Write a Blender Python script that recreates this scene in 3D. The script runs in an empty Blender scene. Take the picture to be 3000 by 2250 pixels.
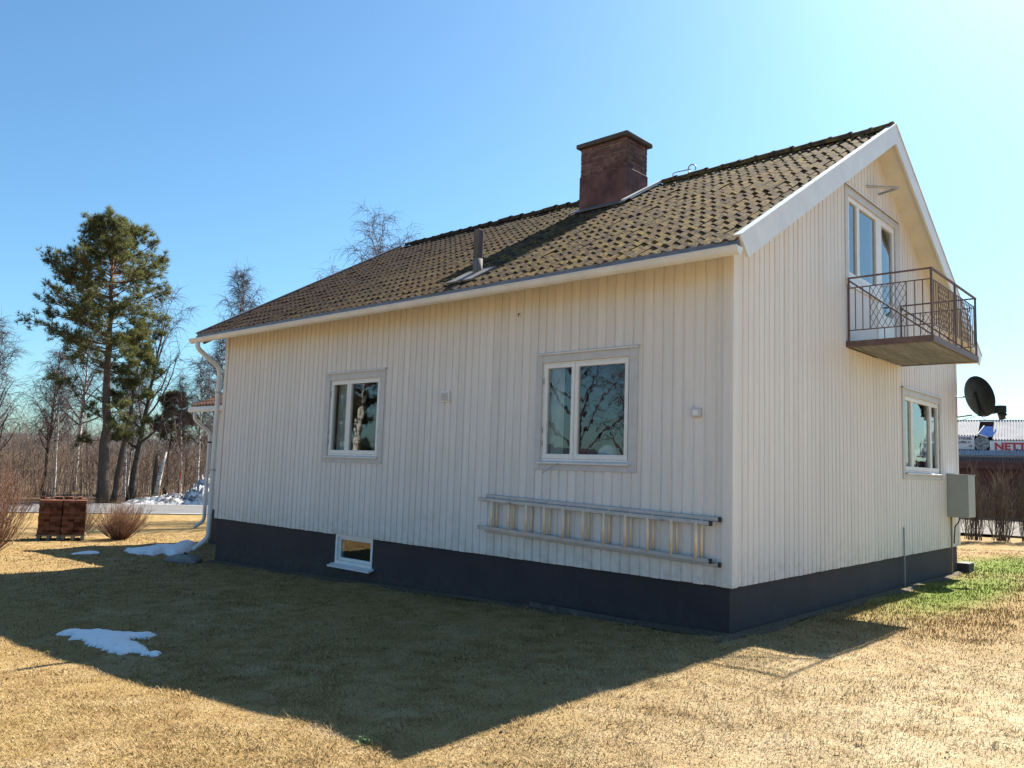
import bpy, bmesh, math, random
import numpy as np
from mathutils import Vector, Matrix

# ------------------------------------------------------------------ camera
scene = bpy.context.scene
COL = scene.collection
cam_d = bpy.data.cameras.new('camera'); cam = bpy.data.objects.new('camera', cam_d); COL.objects.link(cam)
CAM = Vector((3.997, -7.816, 1.65)); YAW, PITCH, ROLL = 2.3111, 0.1022, 0.0332
f = Vector((math.cos(PITCH)*math.cos(YAW), math.cos(PITCH)*math.sin(YAW), math.sin(PITCH)))
r = f.cross(Vector((0, 0, 1))).normalized(); u = r.cross(f)
r2 = r*math.cos(ROLL)+u*math.sin(ROLL); u2 = u*math.cos(ROLL)-r*math.sin(ROLL)
cam.matrix_world = Matrix(((r2.x, u2.x, -f.x, CAM.x), (r2.y, u2.y, -f.y, CAM.y), (r2.z, u2.z, -f.z, CAM.z), (0, 0, 0, 1)))
cam_d.sensor_width = 36; cam_d.lens = 36*2361.9/3000; cam_d.clip_end = 6000; cam_d.clip_start = .05
scene.camera = cam
# ------------------------------------------------------------------ sky, sun, exposure
SUN_EL, SUN_AZ = math.radians(44.0), math.radians(-.3)      # azimuth from +Y towards +X
world = bpy.data.worlds.new('World'); scene.world = world; world.use_nodes = True
nt = world.node_tree; bg = nt.nodes['Background']
sky = nt.nodes.new('ShaderNodeTexSky'); sky.sky_type = 'NISHITA'; sky.sun_disc = False
sky.sun_elevation = SUN_EL; sky.sun_rotation = SUN_AZ
sky.air_density = 1.0; sky.dust_density = 0.95; sky.ozone_density = 3.0; sky.altitude = 50
tint = nt.nodes.new('ShaderNodeMix'); tint.data_type = 'RGBA'; tint.blend_type = 'MULTIPLY'; tint.inputs[0].default_value = 1; tint.inputs[7].default_value = (.66, .95, 1.03, 1)
nt.links.new(sky.outputs[0], tint.inputs[6]); nt.links.new(tint.outputs[2], bg.inputs[0]); bg.inputs[1].default_value = 0.058
sun_d = bpy.data.lights.new('sun', 'SUN'); sun = bpy.data.objects.new('sun', sun_d); COL.objects.link(sun)
sun_d.energy = 5.0; sun_d.angle = math.radians(.53); sun_d.color = (1, .93, .82)
sd = Vector((math.sin(SUN_AZ)*math.cos(SUN_EL), math.cos(SUN_AZ)*math.cos(SUN_EL), math.sin(SUN_EL)))
sun.rotation_euler = (-sd).to_track_quat('-Z', 'Y').to_euler(); sun.location = (0, 20, 40)
vs = scene.view_settings; vs.view_transform = 'Standard'; vs.look = 'None'; vs.gamma = 1; vs.use_curve_mapping = False
vs.exposure = 1.66
scene.render.engine = 'CYCLES'

# ------------------------------------------------------------------ helpers
rng = np.random.default_rng(7); R = random.Random(11)
L, W, ZF = 10.733, 8.848, .486
XR, XL, VO, ZE, ZR = .354, -11.03, .49, 4.0415, 6.8868
SL = (ZR-ZE)/(W/2+VO); CS = 1/math.sqrt(1+SL*SL); SN = SL*CS
def P(y): return ZE+SL*(min(y, W-y)+VO)

def gz(x, y):
    b = np.interp(x, [-24, -16, -11, 0], [-.6, -.45, -.35, 0])
    return b-.12*np.exp(-((x+4.5)/3)**2-((y+5)/2.5)**2)

def put(o, parent=None, label=None, cat=None, group=None, kind=None):
    if parent is not None:
        o.parent = parent
        o.matrix_parent_inverse = Matrix.Translation(-Vector(parent.get('_o', (0, 0, 0))))
    if label: o['label'] = label
    if cat: o['category'] = cat
    if group: o['group'] = group
    if kind: o['kind'] = kind
    return o

def empty(name, loc, label, cat, group=None, rz=0):
    o = bpy.data.objects.new(name, None); COL.objects.link(o); o.location = loc; o.rotation_euler = (0, 0, rz)
    o.empty_display_size = .2
    return put(o, None, label, cat, group)

def mesh_obj(name, me, mat=None, parent=None, **k):
    o = bpy.data.objects.new(name, me); COL.objects.link(o)
    if mat is not None and not me.materials: me.materials.append(mat)
    if parent is not None:
        o.parent = parent
    put(o, None, **k)
    return o

class B:
    """collects polygons; world or local coordinates"""
    def __init__(s): s.v = []; s.f = []
    def quad(s, *p):
        n = len(s.v); s.v += [tuple(q) for q in p]; s.f.append(tuple(range(n, n+len(p)))); return s
    def box(s, x0, y0, z0, x1, y1, z1):
        n = len(s.v)
        s.v += [(x, y, z) for x in (x0, x1) for y in (y0, y1) for z in (z0, z1)]
        for q in ((0, 1, 3, 2), (4, 6, 7, 5), (0, 4, 5, 1), (2, 3, 7, 6), (0, 2, 6, 4), (1, 5, 7, 3)):
            s.f.append(tuple(n+i for i in q))
        return s
    def prism(s, poly, a, b):
        """poly: list of points at a ; extruded by vector b-a"""
        d = Vector(b)-Vector(a); n = len(s.v); m = len(poly)
        s.v += [tuple(p) for p in poly]+[tuple(Vector(p)+d) for p in poly]
        s.f.append(tuple(range(n, n+m))); s.f.append(tuple(range(n+2*m-1, n+m-1, -1)))
        for i in range(m):
            j = (i+1) % m; s.f.append((n+i, n+j, n+m+j, n+m+i))
        return s
    def bar(s, p0, p1, w, h=None, up=(0, 0, 1)):
        h = h or w; p0 = Vector(p0); p1 = Vector(p1); d = (p1-p0).normalized()
        a = d.cross(Vector(up))
        if a.length < 1e-4: a = d.cross(Vector((0, 1, 0)))
        a.normalize(); b = a.cross(d); a = a*w/2; b = b*h/2
        return s.prism([p0-a-b, p0+a-b, p0+a+b, p0-a+b], p0, p1)
    def tube(s, path, rad, n=8, cap=True):
        path = [Vector(p) for p in path]; k = len(path)
        rad = [rad]*k if not hasattr(rad, '__len__') else rad
        base = len(s.v); ref = Vector((0, 0, 1)); A = None
        for i, p in enumerate(path):
            d = (path[min(i+1, k-1)]-path[max(i-1, 0)]).normalized()
            if A is None:
                A = d.cross(ref)
                if A.length < .05: A = d.cross(Vector((0, 1, 0)))
            else: A = A-d*A.dot(d)
            A.normalize(); Bv = d.cross(A)
            for j in range(n):
                t = 2*math.pi*j/n; s.v.append(tuple(p+(A*math.cos(t)+Bv*math.sin(t))*rad[i]))
        for i in range(k-1):
            for j in range(n):
                a = base+i*n+j; b = base+i*n+(j+1) % n; s.f.append((a, b, b+n, a+n))
        if cap:
            s.f.append(tuple(range(base, base+n))); s.f.append(tuple(range(base+k*n-1, base+(k-1)*n-1, -1)))
        return s
    def lathe(s, prof, c=(0, 0, 0), n=16):
        base = len(s.v)
        for (rr, z) in prof:
            for j in range(n):
                t = 2*math.pi*j/n; s.v.append((c[0]+rr*math.cos(t), c[1]+rr*math.sin(t), c[2]+z))
        for i in range(len(prof)-1):
            for j in range(n):
                a = base+i*n+j; b = base+i*n+(j+1) % n; s.f.append((a, b, b+n, a+n))
        return s
    def mesh(s, name, smooth=False):
        me = bpy.data.meshes.new(name); me.from_pydata(s.v, [], s.f)
        if smooth: me.polygons.foreach_set('use_smooth', [True]*len(me.polygons))
        bm = bmesh.new(); bm.from_mesh(me); bmesh.ops.recalc_face_normals(bm, faces=bm.faces); bm.to_mesh(me); bm.free()
        me.update(); return me
    def obj(s, name, mat, parent=None, smooth=False, bevel=0, **k):
        o = mesh_obj(name, s.mesh(name, smooth), mat, parent, **k)
        if bevel:
            m = o.modifiers.new('bevel', 'BEVEL'); m.width = bevel; m.segments = 2; m.limit_method = 'ANGLE'
        return o

def np_mesh(name, v, tris, mat, parent=None, smooth=False, **k):
    me = bpy.data.meshes.new(name); v = np.asarray(v, np.float32); t = np.asarray(tris, np.int32)
    me.vertices.add(len(v)); me.vertices.foreach_set('co', v.ravel())
    m = t.shape[1]; me.loops.add(t.size); me.loops.foreach_set('vertex_index', t.ravel())
    me.polygons.add(len(t)); me.polygons.foreach_set('loop_start', np.arange(0, t.size, m, dtype=np.int32))
    me.polygons.foreach_set('loop_total', np.full(len(t), m, np.int32))
    if smooth: me.polygons.foreach_set('use_smooth', np.ones(len(t), bool))
    me.update(calc_edges=True); me.validate()
    return mesh_obj(name, me, mat, parent, **k)

def seg_geo(p0, p1, r0, r1, n=3):
    """many tapered prisms at once -> verts, quads"""
    p0 = np.asarray(p0, float); p1 = np.asarray(p1, float); r0 = np.asarray(r0)[:, None]; r1 = np.asarray(r1)[:, None]
    d = p1-p0; d /= np.linalg.norm(d, axis=1, keepdims=True)+1e-9
    ref = np.where(np.abs(d[:, 2:3]) < .9, np.array([[0, 0, 1.]]), np.array([[1., 0, 0]]))
    a = np.cross(d, ref); a /= np.linalg.norm(a, axis=1, keepdims=True)+1e-9; b = np.cross(d, a)
    vs_ = []
    for p, rr in ((p0, r0), (p1, r1)):
        for j in range(n):
            t = 2*math.pi*j/n; vs_.append(p+(a*math.cos(t)+b*math.sin(t))*rr)
    v = np.stack(vs_, 1).reshape(-1, 3); k = len(p0); base = (np.arange(k)*2*n)[:, None]
    q = np.concatenate([base+np.array([[j, (j+1) % n, n+(j+1) % n, n+j]]) for j in range(n)], 0)
    return v, q

# ------------------------------------------------------------------ materials
def new_mat(name):
    m = bpy.data.materials.new(name); m.use_nodes = True; nt = m.node_tree
    return m, nt, nt.nodes['Principled BSDF']
def nd(nt, t, **k):
    n = nt.nodes.new(t)
    for a, b in k.items(): setattr(n, a, b)
    return n
def c4(c): return (c[0], c[1], c[2], 1)
def pos(nt): return nd(nt, 'ShaderNodeNewGeometry').outputs['Position']
def noise(nt, vec, scale, detail=4, rough=.55):
    n = nd(nt, 'ShaderNodeTexNoise'); n.inputs['Scale'].default_value = scale; n.inputs['Detail'].default_value = detail
    n.inputs['Roughness'].default_value = rough; nt.links.new(vec, n.inputs['Vector']); return n.outputs['Fac']
def mapv(nt, vec, s):
    m = nd(nt, 'ShaderNodeMapping'); m.inputs['Scale'].default_value = s; nt.links.new(vec, m.inputs['Vector']); return m.outputs[0]
def ramp(nt, fac, stops):
    n = nd(nt, 'ShaderNodeValToRGB'); e = n.color_ramp.elements
    while len(e) < len(stops): e.new(.5)
    for i, (p, c) in enumerate(stops): e[i].position = p; e[i].color = c4(c) if len(c) == 3 else c
    nt.links.new(fac, n.inputs[0]); return n.outputs[0]
def mix(nt, fac, a, b, mode='MIX'):
    n = nd(nt, 'ShaderNodeMix', data_type='RGBA', blend_type=mode)
    for s, val in ((n.inputs[0], fac), (n.inputs[6], a), (n.inputs[7], b)):
        if isinstance(val, (int, float)): s.default_value = val
        elif isinstance(val, tuple): s.default_value = c4(val)
        else: nt.links.new(val, s)
    return n.outputs[2]
def bump(nt, bsdf, h, strength=.3, dist=.01):
    b = nd(nt, 'ShaderNodeBump'); b.inputs['Strength'].default_value = strength; b.inputs['Distance'].default_value = dist
    nt.links.new(h, b.inputs['Height']); nt.links.new(b.outputs[0], bsdf.inputs['Normal'])

def basic(name, col, rough=.6, var=.25, scale=6, metal=0, bmp=0, bscale=60, stretch=(1, 1, 1), rnd=0):
    m, nt, p = new_mat(name); v = mapv(nt, pos(nt), stretch)
    n = noise(nt, v, scale); dark = tuple(c*(1-var) for c in col); lite = tuple(min(1, c*(1+var*.6)) for c in col)
    c = ramp(nt, n, [(.3, dark), (.7, lite)])
    if rnd:
        oi = nd(nt, 'ShaderNodeObjectInfo'); hv = nd(nt, 'ShaderNodeMapRange')
        hv.inputs[3].default_value = 1-rnd; hv.inputs[4].default_value = 1+rnd
        nt.links.new(oi.outputs['Random'], hv.inputs[0])
        vm = nd(nt, 'ShaderNodeVectorMath', operation='SCALE'); nt.links.new(c, vm.inputs[0]); nt.links.new(hv.outputs[0], vm.inputs[3]); c = vm.outputs[0]
    nt.links.new(c, p.inputs['Base Color']); p.inputs['Roughness'].default_value = rough; p.inputs['Metallic'].default_value = metal; p.inputs['Specular IOR Level'].default_value = .5 if rough < .62 else .12
    if bmp: bump(nt, p, noise(nt, v, bscale, 5), bmp, .01)
    return m

def siding_mat():
    m, nt, p = new_mat('painted_cream_boards'); ps = pos(nt)
    streak = noise(nt, mapv(nt, ps, (14, 14, .7)), 2.0, 5, .6)
    big = noise(nt, ps, .55, 3)
    c = ramp(nt, streak, [(.25, (.64, .603, .580)), (.6, (.715, .675, .652)), (.85, (.745, .708, .685))])
    c = mix(nt, ramp(nt, big, [(.4, (0, 0, 0)), (.75, (.5, .5, .5))]), c, (.65, .615, .60))
    stm = nd(nt, 'ShaderNodeMapping'); stm.inputs['Location'].default_value = (4.45/.75, 0, -.93/.13); stm.inputs['Scale'].default_value = (1/.75, 0, 1/.13); nt.links.new(ps, stm.inputs['Vector'])
    stl = nd(nt, 'ShaderNodeVectorMath', operation='LENGTH'); nt.links.new(stm.outputs[0], stl.inputs[0]); stf = nd(nt, 'ShaderNodeMapRange', interpolation_type='SMOOTHSTEP'); stf.inputs[1].default_value = 1; stf.inputs[2].default_value = .1; nt.links.new(stl.outputs['Value'], stf.inputs[0])
    stx = nd(nt, 'ShaderNodeMath', operation='MULTIPLY'); nt.links.new(stf.outputs[0], stx.inputs[0]); nt.links.new(ramp(nt, noise(nt, ps, 4.5, 5, .7), [(.45, (0, 0, 0)), (.62, (.55, .55, .55))]), stx.inputs[1])
    c = mix(nt, stx.outputs[0], c, (.42, .45, .44))
    dirt = noise(nt, mapv(nt, ps, (6, 6, 1.2)), 5, 6, .7)
    c = mix(nt, ramp(nt, dirt, [(.62, (0, 0, 0)), (.85, (.38, .38, .38))]), c, (.36, .335, .29))
    sz = nd(nt, 'ShaderNodeSeparateXYZ'); nt.links.new(ps, sz.inputs[0]); lo = nd(nt, 'ShaderNodeMapRange'); lo.inputs[1].default_value = .95; lo.inputs[2].default_value = .48; nt.links.new(sz.outputs[2], lo.inputs[0])
    spl_ = nd(nt, 'ShaderNodeMath', operation='MULTIPLY'); nt.links.new(lo.outputs[0], spl_.inputs[0]); nt.links.new(ramp(nt, noise(nt, ps, 7, 6, .75), [(.42, (0, 0, 0)), (.75, (.75, .75, .75))]), spl_.inputs[1])
    c = mix(nt, spl_.outputs[0], c, (.40, .36, .29))
    oi = nd(nt, 'ShaderNodeObjectInfo'); mr = nd(nt, 'ShaderNodeMapRange'); mr.inputs[3].default_value = .945; mr.inputs[4].default_value = 1.03
    nt.links.new(oi.outputs['Random'], mr.inputs[0]); vm = nd(nt, 'ShaderNodeVectorMath', operation='SCALE')
    nt.links.new(c, vm.inputs[0]); nt.links.new(mr.outputs[0], vm.inputs[3])
    nt.links.new(vm.outputs[0], p.inputs['Base Color']); p.inputs['Roughness'].default_value = .55
    bump(nt, p, noise(nt, mapv(nt, ps, (60, 60, 3)), 2, 4), .15, .004)
    return m

def tile_mat():
    m, nt, p = new_mat('mossy_concrete_tile'); ps = pos(nt)
    a = noise(nt, ps, 3.1, 3, .6); b = noise(nt, ps, .7, 3); fine = noise(nt, ps, 26, 6, .7); moss_veil = noise(nt, ps, 9, 6, .75)
    c = ramp(nt, a, [(.3, (.042, .031, .026)), (.5, (.072, .054, .043)), (.7, (.11, .086, .067))])
    c = mix(nt, ramp(nt, b, [(.52, (0, 0, 0)), (.66, (.55, .55, .55))]), c, (.125, .060, .036))
    old = noise(nt, mapv(nt, ps, (1.6, 1.6, 1.6)), 1.1, 3); c = mix(nt, ramp(nt, old, [(.40, (.7, .7, .7)), (.58, (0, 0, 0))]), c, (.045, .032, .028))
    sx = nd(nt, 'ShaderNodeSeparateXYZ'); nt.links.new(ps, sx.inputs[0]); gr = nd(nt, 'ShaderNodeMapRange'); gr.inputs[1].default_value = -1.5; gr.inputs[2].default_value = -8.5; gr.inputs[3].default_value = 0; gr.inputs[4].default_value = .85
    nt.links.new(sx.outputs[0], gr.inputs[0]); c = mix(nt, gr.outputs[0], c, (.034, .025, .023))  # darker bare tiles leftward, with the weaker light there put into the colour
    iv = nd(nt, 'ShaderNodeMath', operation='SUBTRACT'); iv.inputs[0].default_value = 1; nt.links.new(gr.outputs[0], iv.inputs[1]); mm_ = nd(nt, 'ShaderNodeMath', operation='MULTIPLY'); nt.links.new(iv.outputs[0], mm_.inputs[0]); nt.links.new(ramp(nt, moss_veil, [(.45, (0, 0, 0)), (.60, (.9, .9, .9))]), mm_.inputs[1])
    c = mix(nt, mm_.outputs[0], c, (.215, .150, .046))  # real moss plus lens veil brightness coloured in toward the gable
    c = mix(nt, ramp(nt, fine, [(.60, (0, 0, 0)), (.74, (.6, .6, .6))]), c, (.245, .20, .125))
    nt.links.new(c, p.inputs['Base Color']); p.inputs['Roughness'].default_value = .95; p.inputs['Specular IOR Level'].default_value = .06
    bump(nt, p, fine, .3, .02); return m

STRAW = None
def lawn_mat(name, island=False):
    m, nt, p = new_mat(name); ps = pos(nt)
    n1 = noise(nt, ps, .55, 4, .6); n2 = noise(nt, ps, 3.5, 5, .65); n3 = noise(nt, ps, 38, 5, .7)
    c = ramp(nt, n2, [(.26, (.200, .123, .050)), (.5, (.320, .221, .100)), (.74, (.415, .303, .154))])
    c = mix(nt, ramp(nt, n1, [(.45, (0, 0, 0)), (.7, (.55, .55, .55))]), c, (.285, .200, .075))
    # pale bleached patches and green growth
    pale = noise(nt, ps, 1.4, 5, .65)
    c = mix(nt, ramp(nt, pale, [(.56, (0, 0, 0)), (.72, (.7, .7, .7))]), c, (.46, .36, .22))
    gr = noise(nt, ps, 2.2, 5, .7)
    def spot(cx, cy, sx, sy):
        mp = nd(nt, 'ShaderNodeMapping', vector_type='POINT'); mp.inputs['Location'].default_value = (-cx/sx, -cy/sy, 0); mp.inputs['Scale'].default_value = (1/sx, 1/sy, 0)
        nt.links.new(ps, mp.inputs['Vector']); l = nd(nt, 'ShaderNodeVectorMath', operation='LENGTH'); nt.links.new(mp.outputs[0], l.inputs[0])
        mm = nd(nt, 'ShaderNodeMapRange', interpolation_type='SMOOTHSTEP'); mm.inputs[1].default_value = 1; mm.inputs[2].default_value = .2; mm.inputs[3].default_value = 0; mm.inputs[4].default_value = 1
        nt.links.new(l.outputs['Value'], mm.inputs[0]); return mm.outputs[0]
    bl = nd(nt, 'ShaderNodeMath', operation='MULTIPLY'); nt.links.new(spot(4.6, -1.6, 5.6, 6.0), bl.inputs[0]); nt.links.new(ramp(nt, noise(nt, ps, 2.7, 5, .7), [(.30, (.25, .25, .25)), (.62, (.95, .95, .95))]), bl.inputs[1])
    c = mix(nt, bl.outputs[0], c, (.60, .505, .345))  # pale dead grass plus lens flare bleaching, mixed into the right-hand lawn colour
    tot = None
    for s in ((.70, 6.2, .95, 5.0), (.3, 11.0, 1.5, 4.2), (-4.5, -1.6, 4.0, 1.6)):
        o = spot(*s); k = 1.0 if s[0] > 0 else .12
        ml = nd(nt, 'ShaderNodeMath', operation='MULTIPLY'); nt.links.new(o, ml.inputs[0]); ml.inputs[1].default_value = k
        if tot is None: tot = ml.outputs[0]
        else:
            mx = nd(nt, 'ShaderNodeMath', operation='MAXIMUM'); nt.links.new(tot, mx.inputs[0]); nt.links.new(ml.outputs[0], mx.inputs[1]); tot = mx.outputs[0]
    gm = nd(nt, 'ShaderNodeMath', operation='MULTIPLY'); nt.links.new(tot, gm.inputs[0]); nt.links.new(ramp(nt, gr, [(.24, (0, 0, 0)), (.44, (1, 1, 1))]), gm.inputs[1])
    green = ramp(nt, n3, [(.3, (.10, .145, .020)), (.7, (.21, .275, .045))])
    c = mix(nt, gm.outputs[0], c, green)
    sp = ramp(nt, noise(nt, ps, 5.5, 6, .75), [(.68, (0, 0, 0)), (.76, (.5, .5, .5))])
    c = mix(nt, sp, c, (.17, .165, .055))
    c = mix(nt, ramp(nt, noise(nt, ps, 8.5, 4, .6), [(.64, (0, 0, 0)), (.73, (.6, .6, .6))]), c, (.15, .095, .045))
    if island:
        rp = nd(nt, 'ShaderNodeNewGeometry').outputs['Random Per Island']
        c = mix(nt, 1.0, c, ramp(nt, rp, [(0, (.82, .79, .74)), (.5, (1, 1, 1)), (1, (1.0, 1.0, 1.0))]), 'MULTIPLY')
        c = mix(nt, ramp(nt, rp, [(.80, (0, 0, 0)), (.92, (.5, .5, .5))]), c, (.49, .39, .24))
    else:
        c = mix(nt, 1.0, c, ramp(nt, n3, [(.25, (.74, .70, .64)), (.7, (1, 1, 1))]), 'MULTIPLY')
        bump(nt, p, n3, .9, .03)
    nt.links.new(c, p.inputs['Base Color']); p.inputs['Roughness'].default_value = .85
    p.inputs['Specular IOR Level'].default_value = .06
    return m

def birch_mat():
    m, nt, p = new_mat('birch_bark'); ps = pos(nt)
    n = noise(nt, mapv(nt, ps, (3, 3, 9)), 1.6, 4, .6)
    c = ramp(nt, n, [(.38, (.05, .045, .04)), (.47, (.55, .52, .48)), (.8, (.72, .69, .64))])
    nt.links.new(c, p.inputs['Base Color']); p.inputs['Roughness'].default_value = .7; return m

def pine_bark():
    m, nt, p = new_mat('pine_bark'); ps = pos(nt)
    n = noise(nt, mapv(nt, ps, (9, 9, 3)), 1.5, 5, .7); sx = nd(nt, 'ShaderNodeSeparateXYZ'); nt.links.new(ps, sx.inputs[0])
    c = ramp(nt, n, [(.3, (.035, .026, .022)), (.7, (.12, .085, .065))])
    mr = nd(nt, 'ShaderNodeMapRange'); mr.inputs[1].default_value = 5.0; mr.inputs[2].default_value = 13; nt.links.new(sx.outputs[2], mr.inputs[0])
    c = mix(nt, mr.outputs[0], c, ramp(nt, n, [(.3, (.14, .065, .03)), (.7, (.30, .15, .07))]))
    nt.links.new(c, p.inputs['Base Color']); p.inputs['Roughness'].default_value = .9; return m

def glass_mat():
    m, nt, p = new_mat('window_glass'); nt.nodes.remove(p); out = nt.nodes['Material Output']
    t = nd(nt, 'ShaderNodeBsdfTransparent'); t.inputs[0].default_value = (.80, .83, .83, 1)
    g = nd(nt, 'ShaderNodeBsdfGlossy'); g.inputs['Roughness'].default_value = .012; g.inputs[0].default_value = (.95, .97, 1, 1)
    fr = nd(nt, 'ShaderNodeFresnel'); fr.inputs[0].default_value = 1.95
    ms = nd(nt, 'ShaderNodeMixShader'); bf = nd(nt, 'ShaderNodeNewGeometry').outputs['Backfacing']; mu = nd(nt, 'ShaderNodeMath', operation='SUBTRACT', use_clamp=True); nt.links.new(fr.outputs[0], mu.inputs[0]); nt.links.new(bf, mu.inputs[1]); nt.links.new(mu.outputs[0], ms.inputs[0]); nt.links.new(t.outputs[0], ms.inputs[1]); nt.links.new(g.outputs[0], ms.inputs[2])
    nt.links.new(ms.outputs[0], out.inputs[0])
    b = nd(nt, 'ShaderNodeBump'); b.inputs['Strength'].default_value = .04; b.inputs['Distance'].default_value = .02
    nt.links.new(noise(nt, pos(nt), 3.5, 2), b.inputs['Height']); nt.links.new(b.outputs[0], g.inputs['Normal']); return m

def snow_mat(dirty=0):
    m, nt, p = new_mat('old_snow' if not dirty else 'dirty_snow'); ps = pos(nt); n = noise(nt, ps, 3 if dirty else 14, 6, .7)
    c = ramp(nt, n, [(.42 if dirty else .2, (.10, .09, .085) if dirty else (.60, .61, .64)), (.58 if dirty else .5, (.80, .80, .82))])
    c = mix(nt, ramp(nt, noise(nt, ps, 60, 4, .7), [(.62, (0, 0, 0)), (.72, (.55, .55, .55))]), c, (.34, .27, .19))
    nt.links.new(c, p.inputs['Base Color']); p.inputs['Roughness'].default_value = .6
    bump(nt, p, noise(nt, ps, 40, 4), .8, .015); return m

def asphalt_mat():
    m, nt, p = new_mat('asphalt'); ps = pos(nt); n = noise(nt, ps, .8, 4); k = noise(nt, ps, 60, 3)
    c = mix(nt, .4, ramp(nt, n, [(.3, (.085, .085, .09)), (.7, (.13, .13, .132))]), ramp(nt, k, [(.3, (.06, .06, .06)), (.7, (.2, .2, .2))]))
    nt.links.new(c, p.inputs['Base Color']); p.inputs['Roughness'].default_value = .75; return m

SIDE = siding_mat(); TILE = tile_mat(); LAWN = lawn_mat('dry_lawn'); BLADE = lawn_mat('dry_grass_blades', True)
TRIM = basic('grey_trim_paint', (.52, .51, .515), .5, .10, 5, bmp=.1, bscale=90)
WHITE = basic('white_window_paint', (.74, .73, .72), .4, .06, 8)
METALW = basic('white_metal_sheet', (.65, .645, .65), .38, .10, 3)
SOFFIT = basic('cream_soffit', (.64, .61, .555), .6, .10, 3)
def plinth_mat():
    m, nt, p = new_mat('charcoal_plinth_paint'); ps = pos(nt)
    c = ramp(nt, noise(nt, ps, 1.1, 5, .6), [(.3, (.023, .017, .023)), (.7, (.038, .029, .037))])
    c = mix(nt, ramp(nt, noise(nt, mapv(nt, ps, (1, 1, .5)), 4.5, 6, .75), [(.6, (0, 0, 0)), (.8, (.5, .5, .5))]), c, (.075, .07, .065))
    sz = nd(nt, 'ShaderNodeSeparateXYZ'); nt.links.new(ps, sz.inputs[0]); lo = nd(nt, 'ShaderNodeMapRange'); lo.inputs[1].default_value = .22; lo.inputs[2].default_value = -.25; nt.links.new(sz.outputs[2], lo.inputs[0])
    ml = nd(nt, 'ShaderNodeMath', operation='MULTIPLY'); nt.links.new(lo.outputs[0], ml.inputs[0]); nt.links.new(ramp(nt, noise(nt, ps, 9, 6, .8), [(.4, (0, 0, 0)), (.7, (.8, .8, .8))]), ml.inputs[1])
    c = mix(nt, ml.outputs[0], c, (.085, .07, .05))
    nt.links.new(c, p.inputs['Base Color']); p.inputs['Roughness'].default_value = .75; bump(nt, p, noise(nt, ps, 45, 5), .5, .01); return m
FOUND = plinth_mat()
DARKM = basic('dark_grey_drip_metal', (.14, .14, .15), .5, .25, 8)
GALV = basic('galvanised_steel', (.42, .42, .43), .45, .2, 9, metal=.6)
BROWNM = basic('rust_brown_steel', (.135, .088, .084), .6, .3, 14)
PLANK = basic('weathered_grey_plank', (.23, .245, .275), .8, .35, 3, stretch=(12, 1, 1), bmp=.3, rnd=.12)
CHIMR = basic('dark_red_chimney_plaster', (.150, .078, .074), .75, .45, 4, bmp=.3, bscale=25)
BRICK = basic('old_chimney_brick', (.165, .092, .080), .85, .45, 11, bmp=.5, bscale=60, rnd=.25)
MORTAR = basic('grey_mortar', (.26, .23, .20), .95, .3, 14)
CONC = basic('grey_concrete', (.23, .22, .21), .9, .3, 7, bmp=.4)
CAPM = basic('sooty_cap', (.10, .088, .082), .9, .35, 9, bmp=.5)
GLASS = glass_mat()
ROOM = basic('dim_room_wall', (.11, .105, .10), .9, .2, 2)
CURT = basic('white_curtain', (.78, .77, .74), .9, .15, 6)
ALU = basic('aluminium', (.40, .41, .45), .5, .12, 6, metal=.85)
ALUR = basic('lawn_reflection_rung', (.84, .64, .45), .5, .08, 6, metal=.1)  # tan reflection of the sunlit lawn painted into the rung colour
BLACKP = basic('black_plastic', (.015, .015, .018), .5, .2, 10)
DISH = basic('dark_dish_paint', (.022, .029, .034), .75, .35, 5)
CAB = basic('grey_cabinet_paint', (.32, .335, .325), .45, .08, 3)
BIRCH = birch_mat(); PBARK = pine_bark()
TWIG = basic('dark_birch_twig', (.085, .060, .062), .8, .3, 4)
RTWIG = basic('reddish_shrub_twig', (.185, .100, .066), .8, .4, 5)
HTWIG = basic('brown_hedge_twig', (.14, .108, .084), .85, .4, 4)
THICK = basic('brown_thicket_twig', (.165, .122, .100), .9, .45, 1.3)
NEEDLE = basic('pine_needles', (.085, .098, .034), .6, .5, 1.1)
_nt = NEEDLE.node_tree; _p = _nt.nodes['Principled BSDF']; _t = nd(_nt, 'ShaderNodeBsdfTranslucent'); _t.inputs[0].default_value = (.16, .17, .05, 1); _m = nd(_nt, 'ShaderNodeMixShader'); _m.inputs[0].default_value = .35
_nt.links.new(_p.outputs[0], _m.inputs[1]); _nt.links.new(_t.outputs[0], _m.inputs[2]); _nt.links.new(_m.outputs[0], _nt.nodes['Material Output'].inputs[0])
SNOW = snow_mat(); DSNOW = snow_mat(1); ASPH = asphalt_mat()
ROADW = basic('worn_road_paint', (.62, .62, .60), .7, .3, 9)
SBRICK = basic('red_stacked_brick', (.185, .085, .056), .9, .5, 4, rnd=.15)
_nt = SBRICK.node_tree; _p = _nt.nodes['Principled BSDF']; _src = _p.inputs['Base Color'].links[0].from_socket
_nt.links.new(mix(_nt, 1.0, _src, ramp(_nt, nd(_nt, 'ShaderNodeNewGeometry').outputs['Random Per Island'], [(0, (.30, .28, .27)), (.6, (1, .95, .9)), (1, (1.0, 1.0, 1.0))]), 'MULTIPLY'), _p.inputs['Base Color'])
PALLET = basic('old_pallet_wood', (.30, .25, .18), .85, .3, 5, bmp=.3)
GRAV = basic('dark_gravel', (.13, .105, .075), .95, .5, 40, bmp=1, bscale=70)
REDP = basic('red_plastic', (.55, .035, .03), .5, .15, 8)
SHEET = basic('white_corrugated_sheet', (.40, .40, .41), .9, .15, 2); SHEET.node_tree.nodes['Principled BSDF'].inputs['Specular IOR Level'].default_value = .05
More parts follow.
